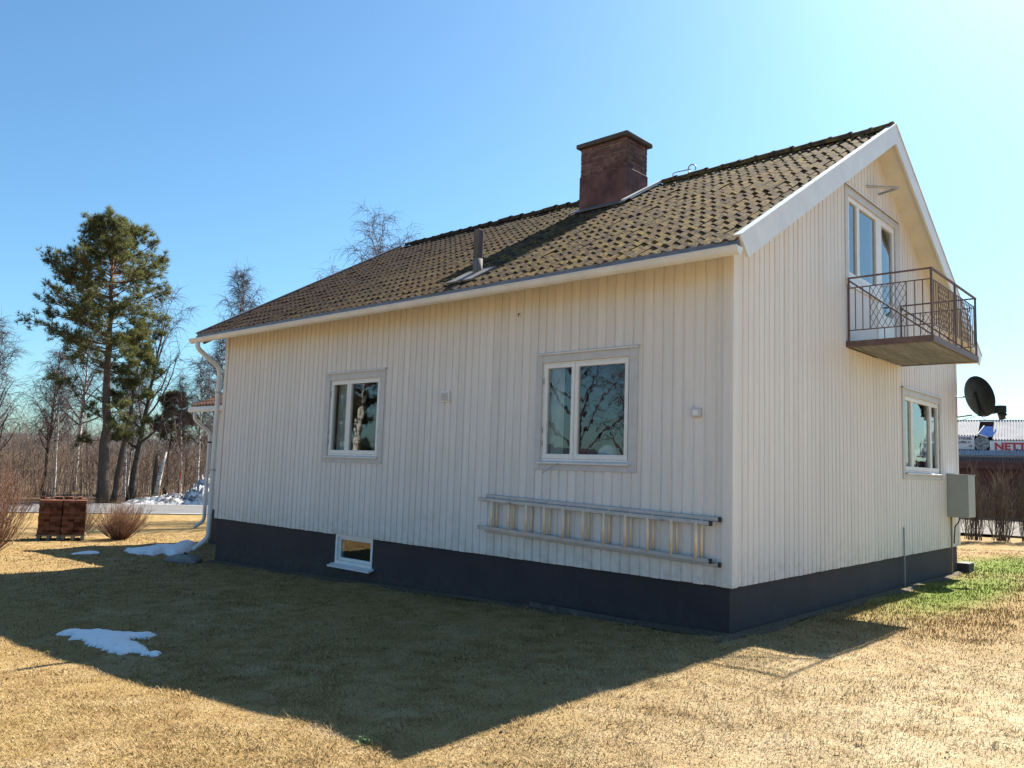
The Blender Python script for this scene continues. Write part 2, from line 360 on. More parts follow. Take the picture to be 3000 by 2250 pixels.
SIGN = basic('white_sign_board', (.62, .64, .68), .5, .08, 3)
SRED = basic('red_sign_letter', (.42, .025, .045), .5, .1, 8)
SBLUE = basic('blue_sign_letter', (.02, .07, .25), .5, .1, 8)
SDARK = basic('dark_sign_letter', (.10, .06, .10), .5, .1, 8)
BLUEP = basic('blue_roof_panel', (.03, .065, .19), 1, .3, 6); BLUEP.node_tree.nodes['Principled BSDF'].inputs['Specular IOR Level'].default_value = 0
SHOPW = basic('brown_red_shop_wall', (.12, .060, .052), .8, .3, 3)
HILLM = basic('hazed_forest', (.055, .075, .085), .95, .35, .03)  # conifer green shifted to blue, distance haze put into the colour
GREENL = basic('green_weed_leaf', (.06, .12, .02), .6, .3, 20)

# ------------------------------------------------------------------ ground
def axis(lo, hi, fine_lo, fine_hi, step):
    a = list(np.arange(fine_lo, fine_hi+step/2, step)); s = step; x = fine_hi
    while x < hi: s *= 1.35; x += s; a.append(x)
    s = step; x = fine_lo; pre = []
    while x > lo: s *= 1.35; x -= s; pre.append(x)
    return np.array(pre[::-1]+a)
gx = axis(-2500, 2500, -17, 7, .12); gy = axis(-2500, 2500, -7.6, 12, .12)
X, Y = np.meshgrid(gx, gy, indexing='ij')
def hum(x, y):
    h = 0
    for k, (a, s) in enumerate(((.012, 1.9), (.008, 4.3), (.006, 8.1))):
        h = h+a*np.sin(x*s+1.3*k+np.sin(y*s*.7+k))*np.cos(y*s*1.1+.7*k+np.sin(x*s*.6))
    fade = np.clip((x+22)/5, 0, 1)
    return h*fade
def ground(x, y): return gz(x, y)+hum(x, y)
Z = ground(X, Y)
nx, ny = len(gx), len(gy); idx = np.arange(nx*ny).reshape(nx, ny)
q = np.stack([idx[:-1, :-1], idx[1:, :-1], idx[1:, 1:], idx[:-1, 1:]], -1).reshape(-1, 4)
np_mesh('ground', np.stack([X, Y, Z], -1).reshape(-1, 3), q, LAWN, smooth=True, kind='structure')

# short dry grass: blades lying every way, denser close to where people stand
def grass():
    N = 600000
    ang = rng.uniform(YAW-.68, YAW+.70, N); rr = np.exp(rng.uniform(math.log(2.4), math.log(24), N))
    x = CAM.x+rr*np.cos(ang); y = CAM.y+rr*np.sin(ang)
    # leave thin places
    thin = .5+.5*np.sin(x*2.3+np.sin(y*1.7)*2)*np.sin(y*2.9+np.cos(x*1.3)*2)
    keep = ~((x > -10.95) & (x < .03+.2*rng.random(N)) & (y > -.05-.2*rng.random(N)) & (y < 9.2)) & ~((x > -14.9) & (x < -10.5) & (y > 1.6) & (y < 9)) & (rng.random(N) < .55+.45*thin)
    x, y, rr = x[keep], y[keep], rr[keep]; n = len(x)
    z = ground(x, y)-.004
    az = rng.uniform(0, 2*np.pi, n); tuft = np.clip(np.sin(x*7.1+2*np.sin(y*5.3))*np.sin(y*6.7+2*np.sin(x*4.9)), 0, 1); tilt = .55+rng.beta(2.6, 1.1, n)*.98; ln = rng.uniform(.016, .046, n)*(.7+.35*thin[keep]+.75*tuft**2); w = .0019*np.maximum(1, rr/6.0)*rng.uniform(.7, 1.4, n)
    gpatch = (x > -.2) & (x < 2.0) & (y > 1.5) & (y < 13)
    tilt = np.where(gpatch, tilt*.6, tilt); ln = np.where(gpatch, ln*1.15, ln)
    dx = np.cos(az); dy = np.sin(az); sx = -dy*w; sy = dx*w
    b = np.stack([x, y, z], 1); side = np.stack([sx, sy, 0*sx], 1)
    mid = b+np.stack([dx*np.sin(tilt*.6)*ln*.55, dy*np.sin(tilt*.6)*ln*.55, np.cos(tilt*.6)*ln*.55], 1)
    tip = mid+np.stack([dx*np.sin(tilt)*ln*.5, dy*np.sin(tilt)*ln*.5, np.cos(tilt)*ln*.5], 1)
    v = np.stack([b-side*.7, b+side*.7, mid+side, tip, mid-side], 1).reshape(-1, 3)
    k = (np.arange(n)*5)[:, None]
    t = np.concatenate([k+np.array([[0, 1, 2]]), k+np.array([[0, 2, 4]]), k+np.array([[4, 2, 3]])], 0)
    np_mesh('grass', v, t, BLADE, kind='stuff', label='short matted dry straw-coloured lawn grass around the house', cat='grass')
grass()

def leaves():
    rr = np.random.default_rng(31); n = 900; x = rr.uniform(-13, 7, n); y = rr.uniform(-7.5, -.6, n); far = rr.random(n) < .35; x = np.where(far, rr.uniform(.6, 7, n), x); y = np.where(far, rr.uniform(-6, 10, n), y)
    z = ground(x, y)+.018; t = rr.uniform(0, 6.28, n); l_ = rr.uniform(.012, .028, n); wv = l_*rr.uniform(.35, .6, n); dz = rr.uniform(-.008, .012, n)
    c, s_ = np.cos(t), np.sin(t); v = np.stack([np.stack([x-c*l_, y-s_*l_, z], 1), np.stack([x-s_*wv, y+c*wv, z+dz], 1), np.stack([x+c*l_, y+s_*l_, z+.006], 1), np.stack([x+s_*wv, y-c*wv, z-dz*.5], 1)], 1).reshape(-1, 3)
    np_mesh('fallen_leaves', v, np.arange(4*n).reshape(-1, 4), basic('dead_leaf', (.17, .10, .05), .8, .5, 3), kind='stuff', label='small dead brown leaves and litter strewn on the lawn', cat='leaves')
leaves()
# gravel strip against the plinth
def strip(name, pts, mat, **k):
    b = B()
    for (a0, a1), (b0, b1) in zip(pts[:-1], pts[1:]): b.quad(a0, b0, b1, a1)
    return b.obj(name, mat, **k)
pts = [((x, -.02, float(gz(x, 0))+.03), (x, -.15+.06*math.sin(x*3), float(gz(x, -.15))+.004)) for x in np.linspace(-10.75, .05, 60)]
strip('gravel_border', pts, GRAV, kind='structure')
pts = [((.02, y, .03), (.15+.06*math.sin(y*2.7), y, .004)) for y in np.linspace(-.4, 9, 50)]
strip('gravel_border', pts, GRAV, kind='structure')

# road beyond the lawn
rd = np.array([.5, .866]); rn = np.array([-.866, .5]); r0 = np.array([-26.6, 6.3])
def road_pt(s, t, z): p = r0+rd*s+rn*t; return (p[0], p[1], z)
b = B()
for s in range(-120, 240, 10): b.quad(road_pt(s, 0, -.572), road_pt(s+10, 0, -.572), road_pt(s+10, 6.4, -.572), road_pt(s, 6.4, -.572))
road = b.obj('road', ASPH, kind='structure')
b = B()
for s in range(-60, 120, 3):
    b.quad(road_pt(s+.2, .25, -.567), road_pt(s+1.35, .25, -.567), road_pt(s+1.35, .37, -.567), road_pt(s+.2, .37, -.567))
for s in range(-60, 120, 4):
    b.quad(road_pt(s, 6.0, -.567), road_pt(s+3.9, 6.0, -.567), road_pt(s+3.9, 6.12, -.567), road_pt(s, 6.12, -.567))
b.obj('road_marking', ROADW, road)

b = B()
for s in range(-120, 240, 10): b.quad(road_pt(s, 6.75, -.585), road_pt(s+10, 6.75, -.585), road_pt(s+10, 70, -.585), road_pt(s, 70, -.585))
b.obj('woodland_floor', basic('leaf_mould', (.135, .098, .062), .95, .5, .9, bmp=1, bscale=9), kind='structure')
# low wooded hills all round the horizon
def hills():
    n = 160; v = []; qd = []
    for i in range(n):
        a = 2*math.pi*i/n; h = 17+6*math.sin(a*5+1)+4*math.sin(a*13)+2*math.sin(a*31+2)
        for rr, z in ((700, -3), (900, h*.75), (1150, h*1.25), (1800, h*1.3), (2300, -5)):
            v.append((rr*math.cos(a), rr*math.sin(a), z))
    for i in range(n):
        for j in range(4): qd.append((i*5+j, ((i+1) % n)*5+j, ((i+1) % n)*5+j+1, i*5+j+1))
    np_mesh('hills', v, qd, HILLM, smooth=True, kind='structure')
hills()

# ------------------------------------------------------------------ the house
house = empty('house', (0, 0, 0), 'large cream board-clad house with brown tiled roof and charcoal plinth', 'house')
front = lambda u, d, z: (u, -d, z)
gable = lambda u, d, z: (d, u, z)
TH = .22
def zt_front(u): return P(0)-TH
def zt_gable(u): return P(u)-TH
PITCHB = .1325; DJ = 0
MZ0, MZ1 = 1.625, 3.085
# openings: (u0,u1,z0,z1) of the outer trim, used for cutting boards
OP_F = [(-2.70, -1.16, MZ0, MZ1), (-7.31, -5.76, MZ0, MZ1), (-6.88, -5.915, .0, .50)]
OP_G = [(5.62, 7.80, 1.66, 3.10), (3.25, 5.60, 3.42, 5.72)]
HO_F = [(-2.60, -1.275, 1.745, 2.975), (-7.19, -5.88, 1.745, 2.965), (-6.87, -5.92, .03, .50)]
HO_G = [(5.74, 7.68, 1.78, 2.985), (3.36, 5.40, 3.5, 5.60)]

def wall_sheet(fr, u0, u1, z0, zt, holes, extra=()):
    b = B(); us = sorted({u0, u1, *[h[0] for h in holes], *[h[1] for h in holes], *extra}); us = [x for x in us if u0 <= x <= u1]
    for a, c in zip(us[:-1], us[1:]):
        hs = sorted([h for h in holes if h[0] < (a+c)/2 < h[1]], key=lambda h: h[2]); z = z0
        for h in hs:
            if h[2] > z: b.quad(fr(a, 0, z), fr(c, 0, z), fr(c, 0, h[2]), fr(a, 0, h[2]))
            z = max(z, h[3])
        b.quad(fr(a, 0, z), fr(c, 0, z), fr(c, 0, zt(c)), fr(a, 0, zt(a)))
    return b

def depth(t, p=PITCHB):     # t: distance from board edge
    if t < .007 or t > p-.007: return .001
    if t < .015: return .001+(t-.007)/.008*.015
    if t > p-.015: return .001+(p-.007-t)/.008*.015
    return .016
def board(fr, base, a, c, z0, zt, parent):
    if c-a < .012: return
    ts = sorted({a-base, c-base, *[k for k in (.007, .015, PITCHB-.015, PITCHB-.007) if a-base < k < c-base]})
    b = B(); lo = []; hi = []; bl = []
    for t in ts:
        uu = base+t; dd = depth(t)+(DJ if depth(t) > .002 else 0); lo.append(fr(uu, dd, z0)); hi.append(fr(uu, dd, zt(uu) if callable(zt) else zt))
    for i in range(len(ts)-1): b.quad(lo[i], lo[i+1], hi[i+1], hi[i])
    bk0 = fr(base+ts[0], -.004, z0); bk1 = fr(base+ts[-1], -.004, z0); b.quad(*lo, bk1, bk0)
    b.quad(*hi, fr(base+ts[-1], -.004, hi[-1][2]), fr(base+ts[0], -.004, hi[0][2]))
    b.obj('board', SIDE, parent)
def clad(fr, u0, u1, z0, zt, ops, parent):
    n = round((u1-u0)/PITCHB)
    for i in range(n):
        base = u0+i*PITCHB; global DJ; DJ = R.gauss(0, .0012); a, c = base, min(base+PITCHB, u1); zb = z0-R.uniform(0, .006)
        hit = [o for o in ops if o[0] < c and o[1] > a]
        if not hit: board(fr, base, a, c, zb, zt, parent); continue
        # full-height remainders beside the openings
        cuts = sorted({a, c, *[k for o in hit for k in (o[0], o[1]) if a < k < c]})
        for s, e in zip(cuts[:-1], cuts[1:]):
            inside = sorted([o for o in hit if o[0] < (s+e)/2 < o[1]], key=lambda o: o[2]); z = zb
            for o in inside:
                if o[2]-z > .03: board(fr, base, s, e, z, o[2], parent)
                z = o[3]
            board(fr, base, s, e, z, zt, parent)

wf = wall_sheet(front, -L, 0, ZF, zt_front, HO_F[:2]).obj('wall', SIDE, house, label='long cream board wall with two windows and the ladder')
clad(front, -L+.09, -.085, ZF, zt_front, OP_F, wf)
wg = wall_sheet(gable, 0, W, ZF, zt_gable, HO_G, (W/2,)).obj('wall', SIDE, house, label='cream board gable wall with the balcony')
clad(gable, .085, W-.08, ZF, zt_gable, OP_G, wg)
bw = B(); bw.quad((-L, 0, ZF), (-L, W, ZF), (-L, W, P(W)-TH), (-L, W/2, P(W/2)-TH), (-L, 0, P(0)-TH)); bw.quad((-L, W, ZF), (0, W, ZF), (0, W, P(W)-TH), (-L, W, P(W)-TH)); bw.obj('wall', SIDE, house)
for (x0, y0, x1, y1) in ((-.088, -.031, .0, .0), (.0, -.031, .032, .088), (-L-.02, -.031, -L+.085, 0), (0, W-.085, .032, W+.03)):
    B().box(x0, y0, ZF-.004, x1, y1, (P(0) if y0 < 1 else P(W))-TH+.005).obj('corner_board', SIDE, house)
# plinth with an opening for the basement window
fb = B(); D = .022
for (x0, x1, z0, z1) in ((-L+D, -6.87, -1, ZF), (-5.92, -D, -1, ZF), (-6.87, -5.92, -1, .03)):
    fb.quad((x0, D, z0), (x1, D, z0), (x1, D, z1), (x0, D, z1))
fb.quad((-D, D, -1), (-D, W-D, -1), (-D, W-D, ZF), (-D, D, ZF)); fb.quad((-L+D, D, -1), (-L+D, W-D, -1), (-L+D, W-D, ZF), (-L+D, D, ZF)); fb.quad((-L+D, W-D, -1), (-D, W-D, -1), (-D, W-D, ZF), (-L+D, W-D, ZF))
fb.quad((-L, 0, ZF), (0, 0, ZF), (0, .05, ZF), (-L, .05, ZF)); fb.quad((-.05, 0, ZF+.001), (0, 0, ZF+.001), (0, W, ZF+.001), (-.05, W, ZF+.001))
fb.obj('plinth', FOUND, house)

# ---- windows
def fbar(b, fr, u0, u1, d0, d1, z0, z1):
    p = [fr(u0, d0, z0), fr(u1, d0, z0), fr(u1, d0, z1), fr(u0, d0, z1)]; b.prism(p, fr(0, d0, 0), fr(0, d1, 0)); return b
def ring(fr, u0, u1, d0, d1, z0, z1, w, wb=None):
    b = B(); wb = wb or w
    fbar(b, fr, u0, u0+w, d0, d1, z0, z1); fbar(b, fr, u1-w, u1, d0, d1, z0, z1)
    fbar(b, fr, u0+w, u1-w, d0, d1, z0, z0+wb); fbar(b, fr, u0+w, u1-w, d0, d1, z1-w, z1); return b
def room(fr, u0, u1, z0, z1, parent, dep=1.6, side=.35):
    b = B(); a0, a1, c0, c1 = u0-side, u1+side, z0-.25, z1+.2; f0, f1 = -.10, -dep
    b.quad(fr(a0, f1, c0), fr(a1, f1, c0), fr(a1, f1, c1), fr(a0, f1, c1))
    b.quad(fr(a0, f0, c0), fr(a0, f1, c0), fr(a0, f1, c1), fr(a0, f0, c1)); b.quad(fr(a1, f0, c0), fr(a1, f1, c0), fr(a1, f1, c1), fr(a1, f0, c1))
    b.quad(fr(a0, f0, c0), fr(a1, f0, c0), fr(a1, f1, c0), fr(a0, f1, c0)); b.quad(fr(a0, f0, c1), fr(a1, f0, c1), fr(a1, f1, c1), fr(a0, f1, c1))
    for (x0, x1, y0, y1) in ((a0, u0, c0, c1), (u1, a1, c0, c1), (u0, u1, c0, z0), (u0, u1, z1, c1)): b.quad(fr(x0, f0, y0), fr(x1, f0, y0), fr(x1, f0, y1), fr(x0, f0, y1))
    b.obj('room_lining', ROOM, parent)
def curtain(fr, u0, u1, z0, z1, d, parent):
    n = 26; b = B(); pts = [(u0+(u1-u0)*i/n, d+.02*math.sin(i*1.9)+.006*math.sin(i*.7)) for i in range(n+1)]
    for (a, da), (c, dc) in zip(pts[:-1], pts[1:]): b.quad(fr(a, da, z0), fr(c, dc, z0), fr(c, dc, z1), fr(a, da, z1))
    b.obj('curtain', CURT, parent, smooth=True)
def sash(fr, u0, u1, z0, z1, parent, w=.05, dd=.012, wb=.06, hinge=None):
    s = ring(fr, u0, u1, -.045, dd, z0, z1, w, wb).obj('sash', WHITE, parent, bevel=.004)
    b = B(); fbar(b, fr, u0+w-.004, u1-w+.004, -.022, -.016, z0+wb-.004, z1-w+.004); b.obj('pane', GLASS, parent)
    if hinge is not None:
        for k in (.16, .3, .82):
            b = B(); zz = z0+(z1-z0)*k; fbar(b, fr, hinge-.006, hinge+.006, dd, dd+.012, zz-.035, zz+.035); b.obj('hinge', GALV, parent)
def window(fr, hole, op, mulls, label, parent=house, dcas=.034):
    u0, u1, z0, z1 = hole
    w = ring(fr, u0-.002, u1+.002, -.10, .004, z0-.002, z1+.002, .022).obj('window', WHITE, parent, label=label)
    # casing boards butt-jointed round the opening
    o0, o1, p0, p1 = op; cs = (-.0, dcas)
    for (a, c, e, g_) in ((o0, u0, p0, p1), (u1, o1, p0, p1), (u0, u1, z1, p1), (u0, u1, p0, z0-.03)):
        b = B(); fbar(b, fr, a+.001, c-.001, cs[0], cs[1] if a in (o0, u1) else cs[1]-.003, e, g_); b.obj('casing_board', TRIM, w, bevel=.003)
    b = B(); b.quad(fr(o0-.02, .0, p1+.030), fr(o1+.02, .0, p1+.030), fr(o1+.02, .055, p1+.006), fr(o0-.02, .055, p1+.006))
    b.quad(fr(o0-.02, .055, p1+.006), fr(o1+.02, .055, p1+.006), fr(o1+.02, .055, p1-.012), fr(o0-.02, .055, p1-.012)); b.obj('head_flashing', METALW, w)
    b = B(); a, c = u0-.03, u1+.03
    b.prism([fr(a, -.02, z0+.005), fr(a, .065, z0-.022), fr(a, .065, z0-.042), fr(a, .055, z0-.042), fr(a, .055, z0-.028), fr(a, -.02, z0-.004)], fr(a, 0, 0), fr(c, 0, 0)); b.obj('sill', METALW, w)
    edges = [u0+.022, *mulls, u1-.022]
    for i, (a, c) in enumerate(zip(edges[:-1], edges[1:])):
        sash(fr, a+.003, c-.003, z0+.022, z1-.022, w, hinge=(u0+.012 if i == 0 else (u1-.012 if i == len(edges)-2 else None)))
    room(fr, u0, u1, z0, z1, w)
    return w
wa = window(front, HO_F[0], OP_F[0], [-2.09], 'two-light window nearest the corner, above the ladder')
curtain(front, -2.58, -2.40, 1.76, 2.96, -.16, wa); curtain(front, -1.40, -1.28, 1.76, 2.96, -.16, wa)
b = B(); b.tube([(-2.27, -.068, 1.71), (-2.33, -.13, 1.66), (-2.42, -.19, 1.58)], .006, 6); b.obj('window_stay', GALV, wa)
wb_ = window(front, HO_F[1], OP_F[1], [-6.69], 'smaller-looking two-light window on the far half of the long wall')
curtain(front, -7.17, -6.88, 1.76, 2.95, -.16, wb_)
wc = window(gable, HO_G[0], OP_G[0], [6.16, 7.20], 'three-light ground floor window in the gable wall')
curtain(gable, 7.45, 7.66, 1.8, 2.95, -.16, wc)
# white pelmet-like flowers on its sill
b = B()
for i in range(26):
    a = 7.02+R.uniform(-.16, .42); z = 2.13+R.uniform(-.10, .08); d = -.14+R.uniform(-.05, .03)
    b.quad(gable(a-.05, d, z-.03), gable(a+.04, d+.01, z-.05), gable(a+.05, d+.02, z+.03), gable(a-.03, d, z+.04))
b.obj('curtain', CURT, wc)
# upper window and balcony door in one opening
u0, u1, z0, z1 = HO_G[1]; o0, o1, p0, p1 = OP_G[1]
wd = ring(gable, u0-.002, u1+.002, -.10, .004, z0-.002, z1+.002, .022).obj('window', WHITE, house, label='upper window and glazed door opening onto the balcony')
for (a, c, e, g_) in ((o0, u0, 4.36, p1), (u1, o1, p0, p1), (u0, u1, z1, p1)):
    b = B(); fbar(b, gable, a+.001, c-.001, 0, .030 if a != u0 else .027, e, g_); b.obj('casing_board', TRIM, wd, bevel=.003)
b = B(); b.quad(gable(o0-.02, 0, p1+.03), gable(o1+.02, 0, p1+.03), gable(o1+.02, .055, p1+.006), gable(o0-.02, .055, p1+.006)); b.quad(gable(o0-.02, .055, p1+.006), gable(o1+.02, .055, p1+.006), gable(o1+.02, .055, p1-.012), gable(o0-.02, .055, p1-.012)); b.obj('head_flashing', METALW, wd)
b = B(); fbar(b, gable, 3.30, 4.62, -.09, .028, 4.30, 4.44); b.obj('sill', METALW, wd)
b = B(); fbar(b, gable, 4.60, 4.72, -.09, .012, z0, z1-.02); b.obj('door_post', WHITE, wd)
b = B(); fbar(b, gable, 3.38, 4.60, -.06, .0, 3.42, 4.30); wp = b.obj('lower_panel', SIDE, wd)
sash(gable, 3.385, 3.79, 4.445, 5.575, wd); sash(gable, 3.795, 4.60, 4.445, 5.575, wd)
door = ring(gable, 4.722, 5.378, -.045, .010, 3.51, 5.575, .075, .62).obj('balcony_door', WHITE, wd)
b = B(); fbar(b, gable, 4.79, 5.31, -.022, -.016, 4.10, 5.51); b.obj('pane', GLASS, wd)
b = B().tube([gable(4.76, .012, 4.55), gable(4.76, .055, 4.55), gable(4.87, .055, 4.55)], .009, 6); b.obj('door_handle', GALV, wd)
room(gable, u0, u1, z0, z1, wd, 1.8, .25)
# basement window
bwn = ring(front, -6.868, -5.922, -.16, -.015, .032, .498, .045, .05).obj('window', WHITE, house, label='small white-framed basement window in the dark plinth')
b = B(); fbar(b, front, -6.82, -5.97, -.075, -.069, .085, .452); b.obj('pane', GLASS, bwn)
b = B(); ring_ = ring(front, -6.822, -5.968, -.10, -.05, .084, .454, .045); ring_.obj('sash', WHITE, bwn, bevel=.004)
b = B(); b.prism([front(-6.93, -.05, .045), front(-6.93, .085, .005), front(-6.93, .085, -.02), front(-6.93, -.05, .015)], (-6.93, 0, 0), (-5.87, 0, 0)); b.obj('sill', METALW, bwn)
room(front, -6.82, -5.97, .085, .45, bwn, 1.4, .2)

# ---- roof
def rp(x, s, h, side=0):          # s: distance up the slope from the eave line, h: above the plane
    y = -VO+s*CS-h*SN; z = ZE+s*SN+h*CS
    return (x, y if not side else W-y, z)
SLEN = (W/2+VO)/CS
rb = B()
for side in (0, 1):
    q = [rp(XL+.02, 0, -.055, side), rp(XL+.02, SLEN-.055*SL-.001, -.055, side), rp(XL+.02, SLEN-TH*CS*SL-.001, -TH*CS, side), rp(XL+.02, 0, -TH*CS, side)]
    rb.prism(q, (XL+.02, 0, 0), (XR-.032, 0, 0))
roof = rb.obj('roof', SOFFIT, house)
for x0, x1 in ((XR-.030, XR), (XL-.01, XL+.02)):
    for side in (0, 1):
        q = [rp(x0, -.03, .0, side), rp(x0, SLEN-.001, .0, side), rp(x0, SLEN-.25*SL-.001, -.25, side), rp(x0, .02, -.25, side)]
        B().prism(q, (x0, 0, 0), (x1, 0, 0)).obj('bargeboard', METALW if x0 > -1 else DARKM, roof)
        q = [rp(x0-.05, -.03, .004, side), rp(x0-.05, SLEN+.004, .004, side), rp(x0-.05, SLEN+.004, .014, side), rp(x0-.05, -.03, .014, side)]
        B().prism(q, (x0-.05, 0, 0), (x1+.012, 0, 0)).obj('verge_flashing', METALW if x0 > -1 else DARKM, roof)
# tiles: two rolls per tile
TW, TL, TG = .2985, .365, .314
def tile_profile():
    us = np.linspace(0, TW, 13); return [(float(x), .021*math.cos(2*math.pi*x/(TW/2))) for x in us]
prof = tile_profile()
def tile_geo(b=None):
    b = b or B(); n = len(b.v)
    m = len(prof)
    for s, h0 in ((0, .009), (TL, -.007)):
        for x, h in prof: b.v.append((x, s, h+h0))
    for x, h in prof: b.v.append((x, .004, h-.013))
    for x, h in prof: b.v.append((x, 0, h+.009))
    for i in range(m-1):
        b.f.append((n+i, n+i+1, n+m+i+1, n+m+i)); b.f.append((n+2*m+i, n+2*m+i+1, n+3*m+i+1, n+3*m+i))
    return b
tile_me = tile_geo().mesh('roof_tile', True); tile_me.materials.append(TILE)
def slope_matrix(x, s, h, side=0):
    o = Vector(rp(x, s, h, side)); ex = Vector((1, 0, 0)); ey = Vector((0, CS if not side else -CS, SN)); ez = Vector((0, -SN if not side else SN, CS))
    return Matrix(((ex.x, ey.x, ez.x, o.x), (ex.y, ey.y, ez.y, o.y), (ex.z, ey.z, ez.z, o.z), (0, 0, 0, 1)))
ncol = int((XR-.03-XL-.02)/TW); nrow = 18
CH = (-4.76, -3.715, 3.365, 4.085)
spots = []
for side in (0, 1):
    for i in range(nrow):
        for j in range(ncol+1):
            x = XL+.03+j*TW
            if x+TW > XR-.02: x = XR-.028-TW
            s = -.035+i*TG
            pos_ = Vector(rp(x+TW/2, s+TG/2, 0, side))
            if CH[0]+.02 < pos_.x < CH[1]-.02 and CH[2]+.02 < pos_.y < CH[3]: continue
            jit = Matrix.Rotation(R.gauss(0, .007), 4, 'Z') @ Matrix.Rotation(R.gauss(0, .013), 4, 'X')
            spots.append(((pos_-CAM).length+side*100, slope_matrix(x+R.gauss(0, .003), s+R.gauss(0, .005), -.038+R.gauss(0, .003), side) @ jit))
spots.sort(key=lambda t: t[0])
for k, (dist, M) in enumerate(spots[:300]):
    o = bpy.data.objects.new('roof_tile', tile_me); COL.objects.link(o); o.parent = roof; o.matrix_local = M
tb = tile_geo(); tv = np.array(tb.v); tf = np.array(tb.f); allv = []; allf = []
for k, (dist, M) in enumerate(spots[300:]):
    m = np.array(M); allv.append(tv @ m[:3, :3].T+m[:3, 3]); allf.append(tf+k*len(tv))
np_mesh('roof_tiles', np.concatenate(allv), np.concatenate(allf), TILE, roof, smooth=True, kind='stuff')
# ridge caps
rc = B(); n = 9
for s, rr in ((0, .116), (.04, .116), (.045, .106), (.36, .099)):
    for j in range(n):
        t = math.pi*(-.06+1.12*j/(n-1)); rc.v.append((s, rr*math.cos(t), rr*math.sin(t)*.9))
for i in range(3):
    for j in range(n-1): rc.f.append((i*n+j, i*n+j+1, (i+1)*n+j+1, (i+1)*n+j))
ridge_me = rc.mesh('ridge_tile', True); ridge_me.materials.append(TILE)
for k in range(37):
    x = XR-.02-k*.306
    if CH[0]-.02 < x-.15 < CH[1]+.05 or x-.36 < XL: continue
    o = bpy.data.objects.new('ridge_tile', ridge_me); COL.objects.link(o); o.parent = roof
    o.location = (x, W/2+R.gauss(0, .006), ZR-.050+R.gauss(0, .006)); o.rotation_euler = (0, R.gauss(0, .012), math.pi+R.gauss(0, .015))
B().box(XL+.02, -VO-.012, ZE-.150, XR-.032, -VO+.012, ZE-.045).obj('fascia', DARKM, roof)
B().prism([rp(XL, -.05, -.058), rp(XL, .06, -.05), rp(XL, .06, -.046), rp(XL, -.055, -.050), (XL, -VO-.045, 3.90), (XL, -VO-.04, 3.90)], (XL, 0, 0), (XR-.034, 0, 0)).obj('drip_edge', DARKM, roof)
# gutter
gb = B(); n = 9; yc, zc, gr_ = -.575, 3.895, .064
for x in (XL-.04, XR+.02):
    for rr in (gr_, gr_-.006):
        for j in range(n):
            t = math.pi*(1+j/(n-1)); gb.v.append((x, yc+rr*math.cos(t), zc+rr*math.sin(t)*1.25))
for rr in range(2):
    for j in range(n-1): a = rr*n+j; gb.f.append((a, a+1, a+1+2*n, a+2*n))
for e in (0, 2*n):
    gb.f.append(tuple(e+j for j in range(n)))
gb.f.append((0, n, 3*n, 2*n))
gut = gb.obj('gutter', METALW, house, smooth=False)
b = B().tube([(XL-.04, yc-gr_, zc), (XR+.02, yc-gr_, zc)], .009, 6); b.obj('gutter_bead', METALW, gut)
def pipe(path, rad, mat, name, parent, n=12, **k):
    # rounded corners
    out = [Vector(path[0])]
    for a, c, e in zip(path[:-2], path[1:-1], path[2:]):
        a, c, e = Vector(a), Vector(c), Vector(e); q = min(.09, (a-c).length*.4, (e-c).length*.4); p0 = c+(a-c).normalized()*q; p1 = c+(e-c).normalized()*q
        for t in (0, .33, .67, 1): out.append(p0.lerp(c, t).lerp(c.lerp(p1, t), t))
    out.append(Vector(path[-1])); return B().tube(out, rad, n).obj(name, mat, parent, smooth=True, **k)
dp = pipe([(-10.83, -.572, 3.90), (-10.83, -.572, 3.72), (-10.83, -.09, 3.38), (-10.83, -.085, .10), (-10.90, -.34, -.12)], .045, METALW, 'downpipe', house)
for z in (2.9, 1.4): B().tube([(-10.83, -.085, z-.02), (-10.83, -.085, z+.02)], .051, 12).obj('pipe_clip', GALV, dp)

# ---- chimney
ch = B().box(CH[0]+.02, CH[2]+.012, 5.75, CH[1]-.016, CH[3]-.015, 6.90).obj('chimney', CHIMR, house, bevel=.01)
B().box(CH[0]+.045, CH[2]+.035, 6.90, CH[1]-.04, CH[3]-.04, 7.425).obj('mortar_core', MORTAR, ch)
ub = B().box(-.5, -.5, -.5, .5, .5, .5).mesh('brick'); ub.materials.append(BRICK)
def brick(c, s, rz=0):
    o = bpy.data.objects.new('brick', ub); COL.objects.link(o); o.parent = ch; o.location = c; o.scale = s; o.rotation_euler = (0, 0, rz)
c0, c1, d0, d1 = CH[0]+.035, CH[1]-.03, CH[2]+.025, CH[3]-.03
for k in range(7):
    z = 6.94+k*.0745; off = .125 if k % 2 else 0
    for yy in (d0, d1):
        x = c0-off
        while x < c1-.02:
            a, e = max(x, c0), min(x+.24, c1)
            if e-a > .03: brick(((a+e)/2, yy+(.03 if yy == d0 else -.03)+R.gauss(0, .003), z+R.gauss(0, .002)), (e-a, .06, .062))
            x += .252
    for xx in (c0, c1):
        y = d0+.07-(.1 if k % 2 == 0 else 0)
        while y < d1-.075:
            a, e = max(y, d0+.07), min(y+.24, d1-.07)
            if e-a > .03: brick((xx+(.03 if xx == c0 else -.03)+R.gauss(0, .003), (a+e)/2, z+R.gauss(0, .002)), (.06, e-a, .062))
            y += .252
B().box(CH[0]-.035, CH[2]-.045, 7.428, CH[1]+.04, CH[3]+.05, 7.510).obj('chimney_cap', CAPM, ch, bevel=.018)
